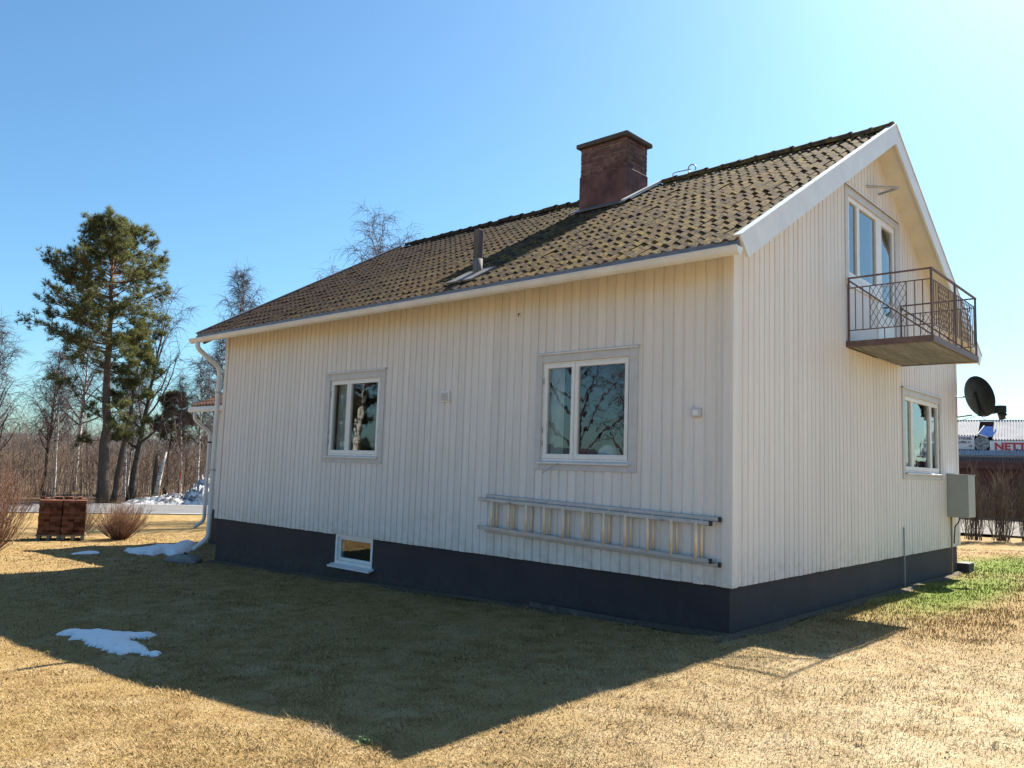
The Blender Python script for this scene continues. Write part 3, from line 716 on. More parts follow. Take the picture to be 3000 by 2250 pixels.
# sheet flashing down the sunny side of the stack and soot door
b = B(); b.prism([rp(CH[1]+.012, (CH[2]+VO)/CS-.16, .0), rp(CH[1]+.012, SLEN-.05, .0), rp(CH[1]+.012, SLEN-.05, .045), rp(CH[1]+.012, (CH[2]+VO)/CS-.16, .045)], (CH[1]+.012, 0, 0), (CH[1]+.10, 0, 0)); b.obj('chimney_flashing', METALW, ch)
b = B(); b.prism([rp(CH[0]-.05, (CH[2]+VO)/CS-.20, .0), rp(CH[0]-.05, (CH[2]+VO)/CS, .0), rp(CH[0]-.05, (CH[2]+VO)/CS, .02), rp(CH[0]-.05, (CH[2]+VO)/CS-.20, .02)], (CH[0]-.05, 0, 0), (CH[1]+.10, 0, 0)); b.obj('chimney_flashing', DARKM, ch)
# ---- vent stack, roof hooks
SHT = basic('dull_flashing', (.17, .165, .165), .8, .3, 9)
vp = B().box(-4.00, .025, 4.30, -3.90, .13, 4.99).obj('vent_stack', basic('brown_grey_sheet', (.12, .10, .095), .8, .3, 8), house, bevel=.012)
B().tube([(-3.95, .08, 4.25), (-3.95, .08, 4.56)], .068, 14).obj('vent_collar', SHT, vp, smooth=True)
b = B(); b.prism([rp(-4.22, .26, -.015), rp(-4.22, .80, -.015), rp(-4.22, .80, .012), rp(-4.22, .26, .012)], (-4.22, 0, 0), (-3.70, 0, 0)); b.obj('flashing_sheet', SHT, vp)
hk = B(); hk.tube([(-3.42, W/2-.02, ZR+.02), (-3.42, W/2-.02, ZR+.10), (-3.36, W/2-.02, ZR+.11), (-3.06, W/2-.02, ZR+.10)], .010, 6)
hk.tube([(-3.03+.075*math.cos(t), W/2-.03, ZR+.10+.075*math.sin(t)) for t in np.linspace(-.6, 4.0, 14)], .011, 6); hk.obj('roof_hook', GALV, house)
# ---- wall fittings
b = B(); fbar(b, front, -4.473, -4.30, .018, .045, 2.53, 2.685)
vg = b.obj('wall_vent', WHITE, house, bevel=.006)
for i in range(5):
    b = B(); zz = 2.555+i*.024; b.prism([front(-4.455, .045, zz), front(-4.455, .058, zz-.004), front(-4.455, .058, zz+.002), front(-4.455, .045, zz+.012)], (-4.455, 0, 0), (-4.318, 0, 0)); b.obj('louvre', TRIM, vg)
b = B(); fbar(b, front, -.452, -.338, .018, .062, 2.248, 2.346); sk = b.obj('socket_box', TRIM, house, bevel=.008)
b = B(); fbar(b, front, -.428, -.362, .0625, .068, 2.268, 2.328); b.obj('socket_lid', WHITE, sk, bevel=.004)
b = B(); b.tube([(-3.03, -.02, 3.66), (-3.03, -.045, 3.66), (-3.03, -.047, 3.62)], .007, 6); b.obj('cable_hook', BLACKP, house)
# conduit down the gable
pipe([(.028, 5.60, .92), (.030, 5.60, .30), (.030, 5.60, -.1)], .010, CAB, 'conduit', house, 8)
# V-shaped iron bracket under the gable peak
b = B(); b.tube([(.0, 4.11, 5.93), (.34, 4.53, 5.95), (.0, 4.70, 5.965)], .02, 6); b.obj('line_bracket', GALV, house)
for zz, yy in ((5.93, 4.11), (5.965, 4.70)):
    pass

# ---- balcony
Y0, Y1, XO = 3.325, 5.60, 1.08
bal = B().box(.02, Y0+.03, 3.455, XO-.03, Y1-.03, 3.485).obj('balcony', CONC, house, label='small balcony with rust-brown steel railing')
nb = 11
for i in range(nb):
    a = .025+(XO-.06)*i/nb; B().box(a, Y0+.035, 3.43, a+(XO-.06)/nb-.006, Y1-.035, 3.452+.001*(i % 3)).obj('deck_plank', PLANK, bal)
for p0, p1 in (((.0, Y0, 3.465), (XO+.025, Y0, 3.465)), ((.0, Y1, 3.465), (XO+.025, Y1, 3.465)), ((XO, Y0+.025, 3.466), (XO, Y1-.025, 3.466))):
    B().bar(p0, p1, .045, .085).obj('edge_beam', BROWNM, bal)
PO = .026
for x, y in ((.035, Y0), (XO, Y0), (XO, (Y0+Y1)/2), (XO, Y1), (.035, Y1)):
    B().bar((x, y, 3.50), (x, y, 4.375), PO).obj('post', BROWNM, bal)
def rail(z, w, h, name):
    for p0, p1 in (((.02, Y0, z), (XO-.02, Y0, z)), ((.02, Y1, z), (XO-.02, Y1, z)), ((XO, Y0-.02, z+.001), (XO, Y1+.02, z+.001))):
        B().bar(p0, p1, w, h).obj(name, BROWNM, bal)
rail(4.385, .034, .018, 'handrail'); rail(4.245, .012, .014, 'upper_rail'); rail(3.655, .012, .014, 'lower_rail')
for y in (Y0, Y1): B().bar((.03, y+.004, 4.36), (XO-.02, y+.004, 3.53), .022, .022).obj('brace', BROWNM, bal)
def lattice(fn, a, c, z0, z1, k):
    b = B(); w = (c-a)/k; zm = (z0+z1)/2
    # two tiers of diamonds
    for i in range(k):
        for tier in range(4):
            lo, hi = z0+(z1-z0)*tier/4, z0+(z1-z0)*(tier+1)/4
            b.bar(fn(a+i*w, lo), fn(a+(i+1)*w, hi), .0065, .0065); b.bar(fn(a+(i+1)*w, lo), fn(a+i*w, hi), .006, .006)
    b.obj('lattice', BROWNM, bal)
for y in (Y0, Y1):
    for x in (.125, .222, .316, .777, .880, .975): B().bar((x, y, 3.66), (x, y, 4.24), .011, .011).obj('baluster', BROWNM, bal)
    lattice(lambda t, z, y=y: (t, y, z), .322, .771, 3.665, 4.238, 6)
for h0, h1 in ((Y0, (Y0+Y1)/2), ((Y0+Y1)/2, Y1)):
    ln = h1-h0
    for k in (.09, .18, .27, .73, .82, .91): B().bar((XO, h0+ln*k, 3.66), (XO, h0+ln*k, 4.24), .011, .011).obj('baluster', BROWNM, bal)
    lattice(lambda t, z: (XO, t, z), h0+ln*.28, h0+ln*.72, 3.665, 4.238, 6)
    for k in (.3, .7): B().bar((XO, h0+ln*k, 3.50), (XO, h0+ln*k, 3.655), .012, .012).obj('baluster', BROWNM, bal)
for y in (Y0, Y1):
    for x in (.5, .75): B().bar((x, y, 3.50), (x, y, 3.655), .010, .010).obj('baluster', BROWNM, bal)

# ---- low porch wing beyond the far gable
AX0, AX1, AY0, AY1, AZ = -14.75, -L-.005, 1.92, 6.6, 2.78
an = B(); ym = (AY0+AY1)/2; asl = .42
an.quad((AX0, AY0, .40), (AX1, AY0, .40), (AX1, AY0, AZ), (AX0, AY0, AZ)); an.quad((AX0, AY0, .40), (AX0, AY1, .40), (AX0, AY1, AZ), (AX0, ym, AZ+asl*(ym-AY0)), (AX0, AY0, AZ)); an.quad((AX0, AY1, .40), (AX1, AY1, .40), (AX1, AY1, AZ), (AX0, AY1, AZ))
porch = an.obj('porch_wing', SIDE, house, label='low porch wing behind the far left corner')
for i in range(30):
    x = AX0+.0+i*PITCHB
    if x+.12 < AX1: B().box(x+.010, AY0-.02, .395, x+.122, AY0, AZ).obj('board', SIDE, porch)
B().box(AX0+.03, AY0+.02, -1, AX1, AY1-.02, .40).obj('plinth', FOUND, porch)
b = B()
def ap(x, s, h, side=0):
    c = 1/math.sqrt(1+asl*asl); y = AY0-.40+s*c-h*asl*c; z = 2.90+s*asl*c+h*c; return (x, y if not side else 2*ym-y, z)
asl_len = (ym-AY0+.40)*math.sqrt(1+asl*asl)
for side in (0, 1):
    b.prism([ap(AX0-.4, 0, -.03, side), ap(AX0-.4, asl_len, -.03, side), ap(AX0-.4, asl_len, -.13, side), ap(AX0-.4, 0, -.13, side)], (AX0-.4, 0, 0), (AX1, 0, 0))
b.obj('porch_roof', SOFFIT, porch)
tv2 = []; tf2 = []; kk = 0
RTILE = basic('red_brown_tile', (.10, .055, .038), .9, .5, 6, bmp=.5)
for i in range(9):
    for j in range(15):
        x = AX0-.38+j*TW; c = 1/math.sqrt(1+asl*asl)
        o = np.array(ap(x, -.03+i*.31, -.005)); M = np.array([[1, 0, 0], [0, c, -asl*c], [0, asl*c, c]])
        tv2.append(tv @ M.T+o); tf2.append(tf+kk*len(tv)); kk += 1
np_mesh('porch_tiles', np.concatenate(tv2), np.concatenate(tf2), RTILE, porch, smooth=True, kind='stuff')
B().box(AX0-.43, AY0-.50, 2.72, AX1, AY0-.39, 2.835).obj('porch_gutter', METALW, porch, bevel=.02)
B().prism([ap(AX0-.43, -.02, .03), ap(AX0-.43, asl_len, .03), ap(AX0-.43, asl_len, -.16), ap(AX0-.43, 0, -.16)], (AX0-.43, 0, 0), (AX0-.40, 0, 0)).obj('porch_bargeboard', DARKM, porch)
pd_ = pipe([(AX0-.16, AY0-.44, 2.74), (AX0-.16, AY0-.44, 2.55), (AX0-.07, AY0-.06, 2.22), (AX0-.07, AY0-.06, .10), (AX0-.16, AY0-.26, -.06)], .045, METALW, 'porch_downpipe', porch)
B().tube([(AX0-.07, AY0-.06, 1.98), (AX0-.07, AY0-.06, 2.02)], .053, 12).obj('pipe_band', BLACKP, porch)
# splash stone by the corner downpipe, dark block by the far corner of the plinth
def lump(name, c, s, mat, seed, n=2, **k):
    rr = np.random.default_rng(seed); b = B(); prof_ = [(0.0, 1), (.55, .85), (.9, .5), (1, .1), (.95, -.3), (0, -.35)]; m = 12
    for pr, pz in prof_:
        for j in range(m):
            t = 2*math.pi*j/m; q = 1+.18*math.sin(3*t+seed)+.1*rr.standard_normal(); b.v.append((c[0]+s[0]*pr*q*math.cos(t), c[1]+s[1]*pr*q*math.sin(t), c[2]+s[2]*pz*(1+.1*rr.standard_normal())))
    for i in range(len(prof_)-1):
        for j in range(m): a = i*m+j; e = i*m+(j+1) % m; b.f.append((a, e, e+m, a+m))
    return b.obj(name, mat, smooth=True, **k)
lump('splash_stone', (-11.0, -.45, -.33), (.42, .28, .13), CONC, 3, label='rough grey stone under the corner downpipe spout', cat='stone')
B().box(-.05, W+.02, -.2, .16, W+.40, .17).obj('plinth_step', FOUND, bevel=.015, label='dark low block beside the far end of the gable plinth', cat='step')
# pale edging slab along the plinth
B().box(-2.62, -.12, -.06, -1.08, -.085, .005).obj('edging_slab', CAPM, bevel=.006, label='pale narrow edging slab lying along the plinth below the ladder', cat='kerb')

# ------------------------------------------------------------------ ladder on the wall
lad = empty('ladder', (-1.84, -.05, .70), 'aluminium extension ladder hung lengthwise on the cream wall', 'ladder')
def lp(x, d, t):      # t across 0..1
    zb = .735+(x+.16)*-.031; zt = 1.150+(x+.16)*-.024
    return Vector((x+1.84, -d+.05, zb+(zt-zb)*t-.70))
for (x0, x1, d, w0, w1) in ((-3.46, -.115, .055, -.06, 1.06), (-3.545, -.185, .118, .02, .95)):
    for t in (w0, w1):
        B().bar(lp(x0, d, t), lp(x1, d, t), .026, .048).obj('rail', ALU, lad, bevel=.004)
        e = lp(x1, d, t); s_ = lp(x0, d, t)
        B().bar(e, e+(e-s_).normalized()*.03, .030, .052).obj('end_cap', BLACKP, lad, bevel=.004)
        B().bar(s_, s_-(e-s_).normalized()*.02, .028, .050).obj('end_cap', GALV, lad)
    for i in range(11):
        x = -3.316+i*.2975+(0 if d > .1 else .03)
        B().tube([lp(x, d, w0), lp(x, d, w1)], .020 if d > .1 else .016, 10).obj('rung', ALUR, lad, smooth=True)
for x in (-3.0, -.75): B().tube([lp(x, .0, .96), lp(x, .16, .90), lp(x, .165, .98)], .008, 6).obj('wall_hook', GALV, lad)

# ------------------------------------------------------------------ cabinet and dish at the gable's far end
cab = empty('electric_cabinet', (.02, 8.35, 1.02), 'grey metal meter cabinet mounted on the gable wall', 'cabinet')
B().box(.0, -.245, .0, .32, .25, .745).obj('body', CAB, cab, bevel=.008)
B().box(.3215, -.235, .012, .333, .24, .733).obj('door', CAB, cab, bevel=.004)
B().prism([(0, -.25, .746), (.34, -.25, .738), (.34, -.25, .752), (0, -.25, .765)], (0, -.25, 0), (0, .255, 0)).obj('lid', CAB, cab)
def pcab(path, rad, mat): return pipe([tuple(Vector(p)-Vector((.02, 8.35, 1.02))) for p in path], rad, mat, 'cable', cab, 6)
pcab([(.05, 8.20, 1.03), (.05, 8.20, .45), (.045, 8.20, -.1)], .016, PALLET)
pcab([(.16, 8.30, 1.03), (.15, 8.30, .93), (.08, 8.32, .86), (.06, 8.32, .55)], .011, BLACKP)

dsh = empty('satellite_dish', (.0, W-.1, 3.2), 'dark satellite dish on bent tube arms at the gable corner', 'satellite dish')
dn = Vector((.62, .74, .27)).normalized(); dc = Vector((.30, .36, .03)); dx = dn.cross(Vector((0, 0, 1))).normalized(); dz = dx.cross(dn)
b = B(); m = 32
for rr, off in ((0, .0), (.10, .004), (.2, .017), (.3, .040), (.37, .062), (.385, .068), (.385, .060), (.30, .030), (.2, .007), (0, -.012)):
    for j in range(m):
        t = 2*math.pi*j/m; b.v.append(tuple(dc+dx*rr*math.cos(t)+dz*rr*1.02*math.sin(t)+dn*off))
for i in range(9):
    for j in range(m): a = i*m+j; e = i*m+(j+1) % m; b.f.append((a, e, e+m, a+m))
b.obj('reflector', DISH, dsh, smooth=True)
bk = dc-dn*.03
def dpipe(path, rad, name, mat): return pipe([tuple(p) for p in path], rad, mat, name, dsh, 8)
dpipe([Vector((.02, .03, .01)), Vector((-.055+.12, .04, .01)), bk+Vector((-.05, 0, .02))], .014, 'mount_tube', GALV)
dpipe([Vector((.02, .03, -.36)), Vector((.06, .04, -.36)), bk+Vector((-.06, 0, -.33))], .014, 'mount_tube', GALV)
dpipe([Vector((.03, .03, .02)), Vector((.03, .03, -.37))], .014, 'mount_tube', GALV)
B().bar(bk+dz*-.36, bk+dz*.10, .05, .03).obj('back_bracket', DISH, dsh)
arm0 = dc-dz*.36+dn*.05; arm1 = dc-dz*.38+dn*.40
dpipe([arm0, arm1], .013, 'feed_arm', GALV)
hd = arm1+dz*.06
B().bar(hd-dx*.12-dn*.02, hd+dx*.12-dn*.02, .14, .13).obj('receiver_head', DISH, dsh, bevel=.012)
B().tube([hd-dz*.05, hd-dz*.20], [.062, .058], 14).obj('feed_horn', BLACKP, dsh, smooth=True)
B().tube([hd+dx*.07-dz*.06, hd+dx*.09-dz*.14], [.04, .035], 12).obj('feed_horn', DISH, dsh, smooth=True)
pts = [hd+dx*.02-dz*.08, hd-dz*.22-dn*.08, arm0-dz*.10, bk-dz*.33, Vector((.03, .05, -.45))]
B().tube(pts, .006, 6).obj('cable', BLACKP, dsh, smooth=True)

# globe lamp on the window board inside the corner window
gl = empty('globe_lamp', (-1.78, .30, 1.64), 'white round lamp standing inside the window nearest the corner', 'lamp')
B().lathe([(0, .32), (.07, .305), (.115, .26), (.135, .2), (.115, .14), (.07, .10), (0, .09)], n=20).obj('globe', basic('opal_glass', (.85, .85, .86), .3, .03, 3), gl, smooth=True)
B().lathe([(.06, 0), (.06, .02), (.02, .03), (.02, .10)], n=16).obj('foot', GALV, gl, smooth=True)
B().box(-2.75, .11, 1.60, -1.15, .42, 1.635).obj('window_shelf', WHITE, label='white inner window board inside the window nearest the corner', cat='shelf')

# ------------------------------------------------------------------ snow
def snow(name, poly, h, label, step=.018, mat=SNOW, edge=.06):
    poly = np.array(poly); a = poly; c = np.roll(poly, -1, 0)
    x = np.arange(poly[:, 0].min()-.1, poly[:, 0].max()+.1, step); y = np.arange(poly[:, 1].min()-.1, poly[:, 1].max()+.1, step)
    X, Y = np.meshgrid(x, y, indexing='ij'); p = np.stack([X.ravel()+.02*np.sin(Y.ravel()*37), Y.ravel()+.02*np.sin(X.ravel()*41)], 1)
    dmin = np.full(len(p), 9.); ins = np.zeros(len(p), bool)
    for (x0, y0), (x1, y1) in zip(a, c):
        d = np.array([x1-x0, y1-y0]); w = p-np.array([x0, y0]); t = np.clip((w@d)/(d@d+1e-9), 0, 1); dmin = np.minimum(dmin, np.hypot(w[:, 0]-t*d[0], w[:, 1]-t*d[1]))
        cr = ((y0 > p[:, 1]) != (y1 > p[:, 1])) & (p[:, 0] < (x1-x0)*(p[:, 1]-y0)/(y1-y0+1e-12)+x0); ins ^= cr
    sdv = np.where(ins, dmin, -dmin); xx, yy = X.ravel(), Y.ravel()
    hh = h*(1-np.exp(-np.maximum(sdv, 0)/edge))*(1+.25*np.sin(xx*9+np.sin(yy*7)*2)*np.cos(yy*8))+np.where(sdv < 0, np.maximum(sdv, -.06)*.7, .012)
    z = ground(xx, yy)+hh; v = np.stack([xx, yy, z], 1); s2 = sdv.reshape(X.shape); i = np.arange(len(p)).reshape(X.shape)
    ok = np.maximum.reduce([s2[:-1, :-1], s2[1:, :-1], s2[1:, 1:], s2[:-1, 1:]]) > -.03
    q = np.stack([i[:-1, :-1], i[1:, :-1], i[1:, 1:], i[:-1, 1:]], -1)[ok]
    used, inv = np.unique(q, return_inverse=True)
    return np_mesh(name, v[used], inv.reshape(-1, 4), mat, smooth=True, label=label, cat='snow')
S1 = [[-5.39, -4.54], [-5.54, -4.44], [-5.5, -4.27], [-5.37, -4.3], [-5.28, -4.22], [-5.29, -4.13], [-5.03, -4.08], [-4.77, -3.96], [-4.76, -3.85], [-4.74, -3.79], [-4.63, -3.84], [-4.53, -3.95], [-4.6, -4.04], [-4.51, -4.18], [-4.3, -4.14], [-3.96, -4.21], [-3.82, -4.26], [-3.72, -4.19], [-3.62, -4.24], [-3.71, -4.31], [-3.95, -4.33], [-3.93, -4.45], [-4.07, -4.5], [-4.38, -4.49], [-4.57, -4.51], [-4.97, -4.44], [-4.97, -4.54], [-5.27, -4.42]]
S2 = [[-14.06, -0.46], [-14.1, -0.27], [-13.73, -0.24], [-14.35, 0.43], [-14.17, 0.69], [-14.7, 1.27], [-14.7, 1.59], [-14.4, 1.63], [-13.51, 1.08], [-12.29, 0.31], [-11.9, -0.03], [-11.7, -0.25], [-12.16, -0.17], [-12.85, -0.0], [-12.39, -0.46], [-12.85, -0.44], [-12.75, -0.65], [-13.1, -0.56], [-13.31, -0.62]]
S3 = [[-13.66, -1.5], [-13.8, -1.23], [-13.8, -0.95], [-13.45, -1.05], [-13.40, -1.3], [-13.40, -1.55]]
snow('snow_patch', S1, .045, 'thin ragged snow patch lying in the house shadow on the lawn')
S2 = [[-13.0+(a+13.0)*.85, .1+(c_-.1)*.85] for a, c_ in S2]
snow('snow_patch', S2, .09, 'larger snow patch beside the corner downpipe', .03)
snow('snow_patch', S3, .03, 'faint sliver of snow in the porch shadow', .03)

# ------------------------------------------------------------------ brick stacks on pallets
def brick_stack(cx, cy, rz, w, d, h, seed, label, plabel):
    rr = random.Random(seed); pz = float(gz(cx, cy))+.02
    pal = empty('pallet', (cx, cy, pz), plabel, 'pallet', 'pallets under the brick stacks', rz)
    for i in range(5): B().box(-w/2-.03, -d/2+i*(d-.1)/4, .085, w/2+.03, -d/2+i*(d-.1)/4+.1, .107).obj('deck_board', PALLET, pal)
    for x in (-w/2, -.04, w/2-.08): B().box(x, -d/2, .0, x+.08, d/2, .084).obj('bearer', PALLET, pal)
    st = empty('brick_stack', (cx, cy, pz+.109), label, 'bricks', 'stacks of red bricks on the lawn', rz)
    b = B(); z = 0; k = 0
    while z < h-.03:
        nx_ = max(1, int(w/.12)) if k % 2 else max(1, int(w/.25)); bw_ = w/nx_; nyy = max(1, int(d/.25)) if k % 2 else max(1, int(d/.12)); bd_ = d/nyy
        for i in range(nx_):
            for j in range(nyy):
                if 0 < i < nx_-1 and 0 < j < nyy-1: continue
                ox, oy = rr.gauss(0, .006), rr.gauss(0, .006)
                b.box(-w/2+i*bw_+.003+ox, -d/2+j*bd_+.003+oy, z, -w/2+(i+1)*bw_-.004+ox, -d/2+(j+1)*bd_-.004+oy, z+.060)
        z += .0645; k += 1
    b.box(-w/2+.03, -d/2+.03, 0, w/2-.03, d/2-.03, h-.08)
    for i in range(5): b.box(-w/2+.02+i*.1, -d/2+.03+rr.uniform(0, .2), z, -w/2+.11+i*.1, -d/2+.26+rr.uniform(0, .2), z+rr.choice([.02, .06]))
    b.obj('brick_courses', SBRICK, st, kind='stuff')
vd = math.atan2(.5-(-7.8), -17.6-4)     # facing roughly along the lawn
brick_stack(-17.76, -.58, vd+math.pi/2, .50, .80, .86, 1, 'left of the two stacks of red bricks, neatly piled', 'weathered pallet under the left brick stack')
brick_stack(-17.47, -.14, vd+math.pi/2, .50, .80, .86, 2, 'right of the two stacks of red bricks, beside the low shrub', 'weathered pallet under the right brick stack')

# ------------------------------------------------------------------ shrubs
def shrub_geo(seed, n, h, spread, sub, rad, up=.6, r0=.12):
    rr = np.random.default_rng(seed); p0 = []; p1 = []; a0 = []; a1 = []
    def seg(a, b, ra, rb): p0.append(a); p1.append(b); a0.append(ra); a1.append(rb)
    for i in range(n):
        az = rr.uniform(0, 2*np.pi); out = rr.beta(1.6, 1.4)*spread; hh = h*rr.uniform(.6, 1.05)*(1-.25*(out/spread)**2)
        p = np.array([math.cos(az)*r0*rr.random(), math.sin(az)*r0*rr.random(), 0.]); k = 5
        tip = np.array([math.cos(az)*out, math.sin(az)*out, hh]); pts = [p]
        for j in range(1, k+1):
            t = j/k; pts.append(p+(tip-p)*np.array([t**up, t**up, t])+rr.normal(0, .015*h, 3)*t)
        for j in range(k):
            ra = rad*(1-j/k*.75); seg(pts[j], pts[j+1], ra, rad*(1-(j+1)/k*.75))
            if j >= 1:
                for _ in range(sub):
                    t = rr.random(); q = pts[j]*(1-t)+pts[j+1]*t; dirv = (pts[j+1]-pts[j]); dirv = dirv/np.linalg.norm(dirv)+rr.normal(0, .45, 3); dirv[2] = abs(dirv[2])+.15; dirv /= np.linalg.norm(dirv)
                    ln = h*rr.uniform(.10, .26); m_ = q+dirv*ln*.55; seg(q, m_, rad*.4, rad*.3); seg(m_, m_+(dirv+np.array([0, 0, .35]))*ln*.45, rad*.3, rad*.14)
    return seg_geo(p0, p1, a0, a1, 3)
def shrub(name, loc, geo, mat, label, cat, group=None, rz=0):
    e = empty(name, (loc[0], loc[1], float(gz(loc[0], loc[1]))-.02), label, cat, group, rz)
    np_mesh('twigs', geo[0], geo[1], mat, e); return e
shrub('shrub', (-14.9, -2.62), shrub_geo(1, 130, 1.75, 1.0, 3, .008), RTWIG, 'tall reddish bare shrub at the left edge of the lawn', 'shrub')
shrub('shrub', (-16.75, .68), shrub_geo(2, 190, .88, .85, 3, .007, .7), RTWIG, 'low spreading reddish bare shrub beside the brick stacks', 'shrub')
shrub('shrub', (-18.9, .5), shrub_geo(3, 90, 1.0, .8, 3, .005), HTWIG, 'pale thin grey-brown shrub behind the brick stacks', 'shrub')
shrub('shrub', (-19.3, -1.6), shrub_geo(4, 90, 1.15, .9, 3, .006), RTWIG, 'loose reddish shrub between the tall shrub and brick stacks', 'shrub')
# clipped bare hedge on the right, one bush after another
hg = [shrub_geo(20+i, 44, 2.12, .42, 3, .011, .35, .30) for i in range(3)]
hme = []
names_h = ['bare hedge bush directly behind the satellite dish corner, mostly hidden by the house', 'bare hedge bush nearest the house corner', 'second bare hedge bush from the house corner', 'third bare hedge bush from the house corner', 'fourth bare hedge bush from the house corner', 'bare hedge bush at the right edge of the picture']
for i in range(6):
    t = i; x = -3.2+t*.62; y = 17.75+t*.50; k = i % 3
    lab = names_h[i] if i <= 5 else 'bare hedge bush'
    e = empty('hedge_bush', (x, y, -.02), lab, 'hedge', 'bare brown hedge bushes by the shop', R.uniform(0, 6))
    if len(hme) <= k:
        o = np_mesh('twigs', hg[k][0], hg[k][1], HTWIG, e); hme.append(o.data)
    else: mesh_obj('twigs', hme[k], None, e)
# ------------------------------------------------------------------ trees
def tree_parts(seed, top, r_base, t0, nbr, blen, droop, up, sub=6, twigs=6, tw=.30, rb=.32, taper=.75, wob=.02, rt=.006):
    """returns trunk path + radii, and crown segments. top: offset of the tip from the base"""
    rr = np.random.default_rng(seed); top = np.array(top, float); H = top[2]; k = 12
    path = []
    for i in range(k+1):
        t = i/k; p = top*np.array([t**1.3, t**1.3, t]); p[:2] += rr.normal(0, wob*H*.12, 2)*(t > .05)*(.3+t); path.append(p)
    rad = [r_base*(1-.93*(i/k)**.9) for i in range(k+1)]; rad[0] *= 1.3
    P0 = []; P1 = []; A = []; Bq = []
    def seg(a, b, ra, rb_): P0.append(a.copy()); P1.append(b.copy()); A.append(ra); Bq.append(rb_)
    def on(t):
        x = t*k; i = min(int(x), k-1); return path[i]+(path[i+1]-path[i])*(x-i), rad[i]+(rad[i+1]-rad[i])*(x-i)
    ga = rr.uniform(0, 6.28)
    for bi in range(nbr):
        t = t0+(1-t0)*((bi+rr.random())/nbr); p, tr = on(t); ga += 2.4+rr.normal(0, .4)
        s = (t-t0)/(1-t0); ln = blen*(1.0-taper*s**1.4)*rr.uniform(.65, 1.1)
        el = up+.35*s+rr.normal(0, .12); d = np.array([math.cos(ga)*math.cos(el), math.sin(ga)*math.cos(el), math.sin(el)])
        rc_ = min(tr*.6, r_base*rb*(1.05-.6*s)); n = 6; q = p; pts = [p]
        for j in range(n):
            d = d+np.array([0, 0, .10 if j < 3 else -.12*droop])+rr.normal(0, .10, 3); d /= np.linalg.norm(d); q = q+d*ln/n; pts.append(q)
        for j in range(n):
            seg(pts[j], pts[j+1], rc_*(1-.14*j), rc_*(1-.14*(j+1)))
            if j >= 1:
                for _ in range(max(1, sub//5) if rr.random() < .55 else max(1, sub//5+1)):
                    w = rr.random(); q0 = pts[j]*(1-w)+pts[j+1]*w; ds = (pts[j+1]-pts[j]); ds /= np.linalg.norm(ds); ds = ds*.8+rr.normal(0, .55, 3); ds /= np.linalg.norm(ds)
                    l2 = ln*rr.uniform(.22, .42); r2_ = max(rc_*(1-.14*j)*.42, rt*1.3); qa = q0; last = q0
                    for m_ in range(3):
                        ds = ds+np.array([0, 0, .05 if m_ == 0 else -.35*droop])+rr.normal(0, .12, 3); ds /= np.linalg.norm(ds); qb = qa+ds*l2/3; seg(qa, qb, r2_*(1-.28*m_), r2_*(1-.28*(m_+1)))
                        for _t in range(max(1, twigs//3)):
                            w = rr.random(); q1 = qa*(1-w)+qb*w; dt = ds*.7+rr.normal(0, .6, 3); dt[2] -= .45*droop; dt /= np.linalg.norm(dt); l3 = tw*rr.uniform(.6, 1.5)
                            qm = q1+dt*l3*.5; dt2 = dt+np.array([0, 0, -.75*droop]); dt2 /= np.linalg.norm(dt2)+1e-9; seg(q1, qm, rt, rt*.8); seg(qm, qm+dt2*l3*.6, rt*.8, rt*.4)
                        qa = qb
    return path, rad, (np.array(P0), np.array(P1), np.array(A), np.array(Bq))
tree_cache = {}
def bare_tree(name, loc, label, key, params=None, rz=0, scale=1, bark=None, group=None, z=None, cat='tree'):
    e = empty(name, (loc[0], loc[1], (float(gz(loc[0], loc[1])) if z is None else z)-.05), label, cat, group, rz); e.scale = (scale,)*3
    if key not in tree_cache:
        path, rad, s = tree_parts(**params); t = B().tube([tuple(p) for p in path], rad, 9)
        o1 = t.obj('trunk', bark or BIRCH, e, smooth=True); v, q = seg_geo(*s, 3); o2 = np_mesh('crown', v, q, TWIG, e); tree_cache[key] = (o1.data, o2.data)
    else:
        for nm, me in zip(('trunk', 'crown'), tree_cache[key]): mesh_obj(nm, me, None, e)
    return e
DARKBARK = basic('dark_grey_bark', (.085, .072, .065), .9, .4, 6)
# weeping birch behind the roof
bare_tree('birch_tree', (-19.3, 11.05), 'weeping birch whose crown rises behind the roof slope', 'weep', dict(seed=5, top=(-.35, -.5, 9.95), r_base=.22, t0=.42, nbr=30, blen=3.3, droop=.85, up=.80, sub=11, twigs=8, tw=.5, rb=.42, rt=.0062, taper=.42), bark=BIRCH)
bare_tree('birch_tree', (-21.9, 10.3), 'lower birch crown left of the weeping birch, above the roof slope', 'weep2', dict(seed=15, top=(.3, -.3, 8.5), r_base=.16, t0=.4, nbr=24, blen=2.7, taper=.45, droop=.9, up=.7, sub=10, twigs=8, tw=.5, rb=.5, rt=.0065), bark=BIRCH)
bare_tree('birch_tree', (-34.5, 13.4), 'slim pointed birch standing above the left roof corner', 'slim', dict(seed=6, top=(-.1, -.2, 11.5), r_base=.15, t0=.22, nbr=44, blen=3.0, droop=.5, up=.72, sub=10, twigs=7, tw=.45, rb=.36, rt=.008), bark=BIRCH)
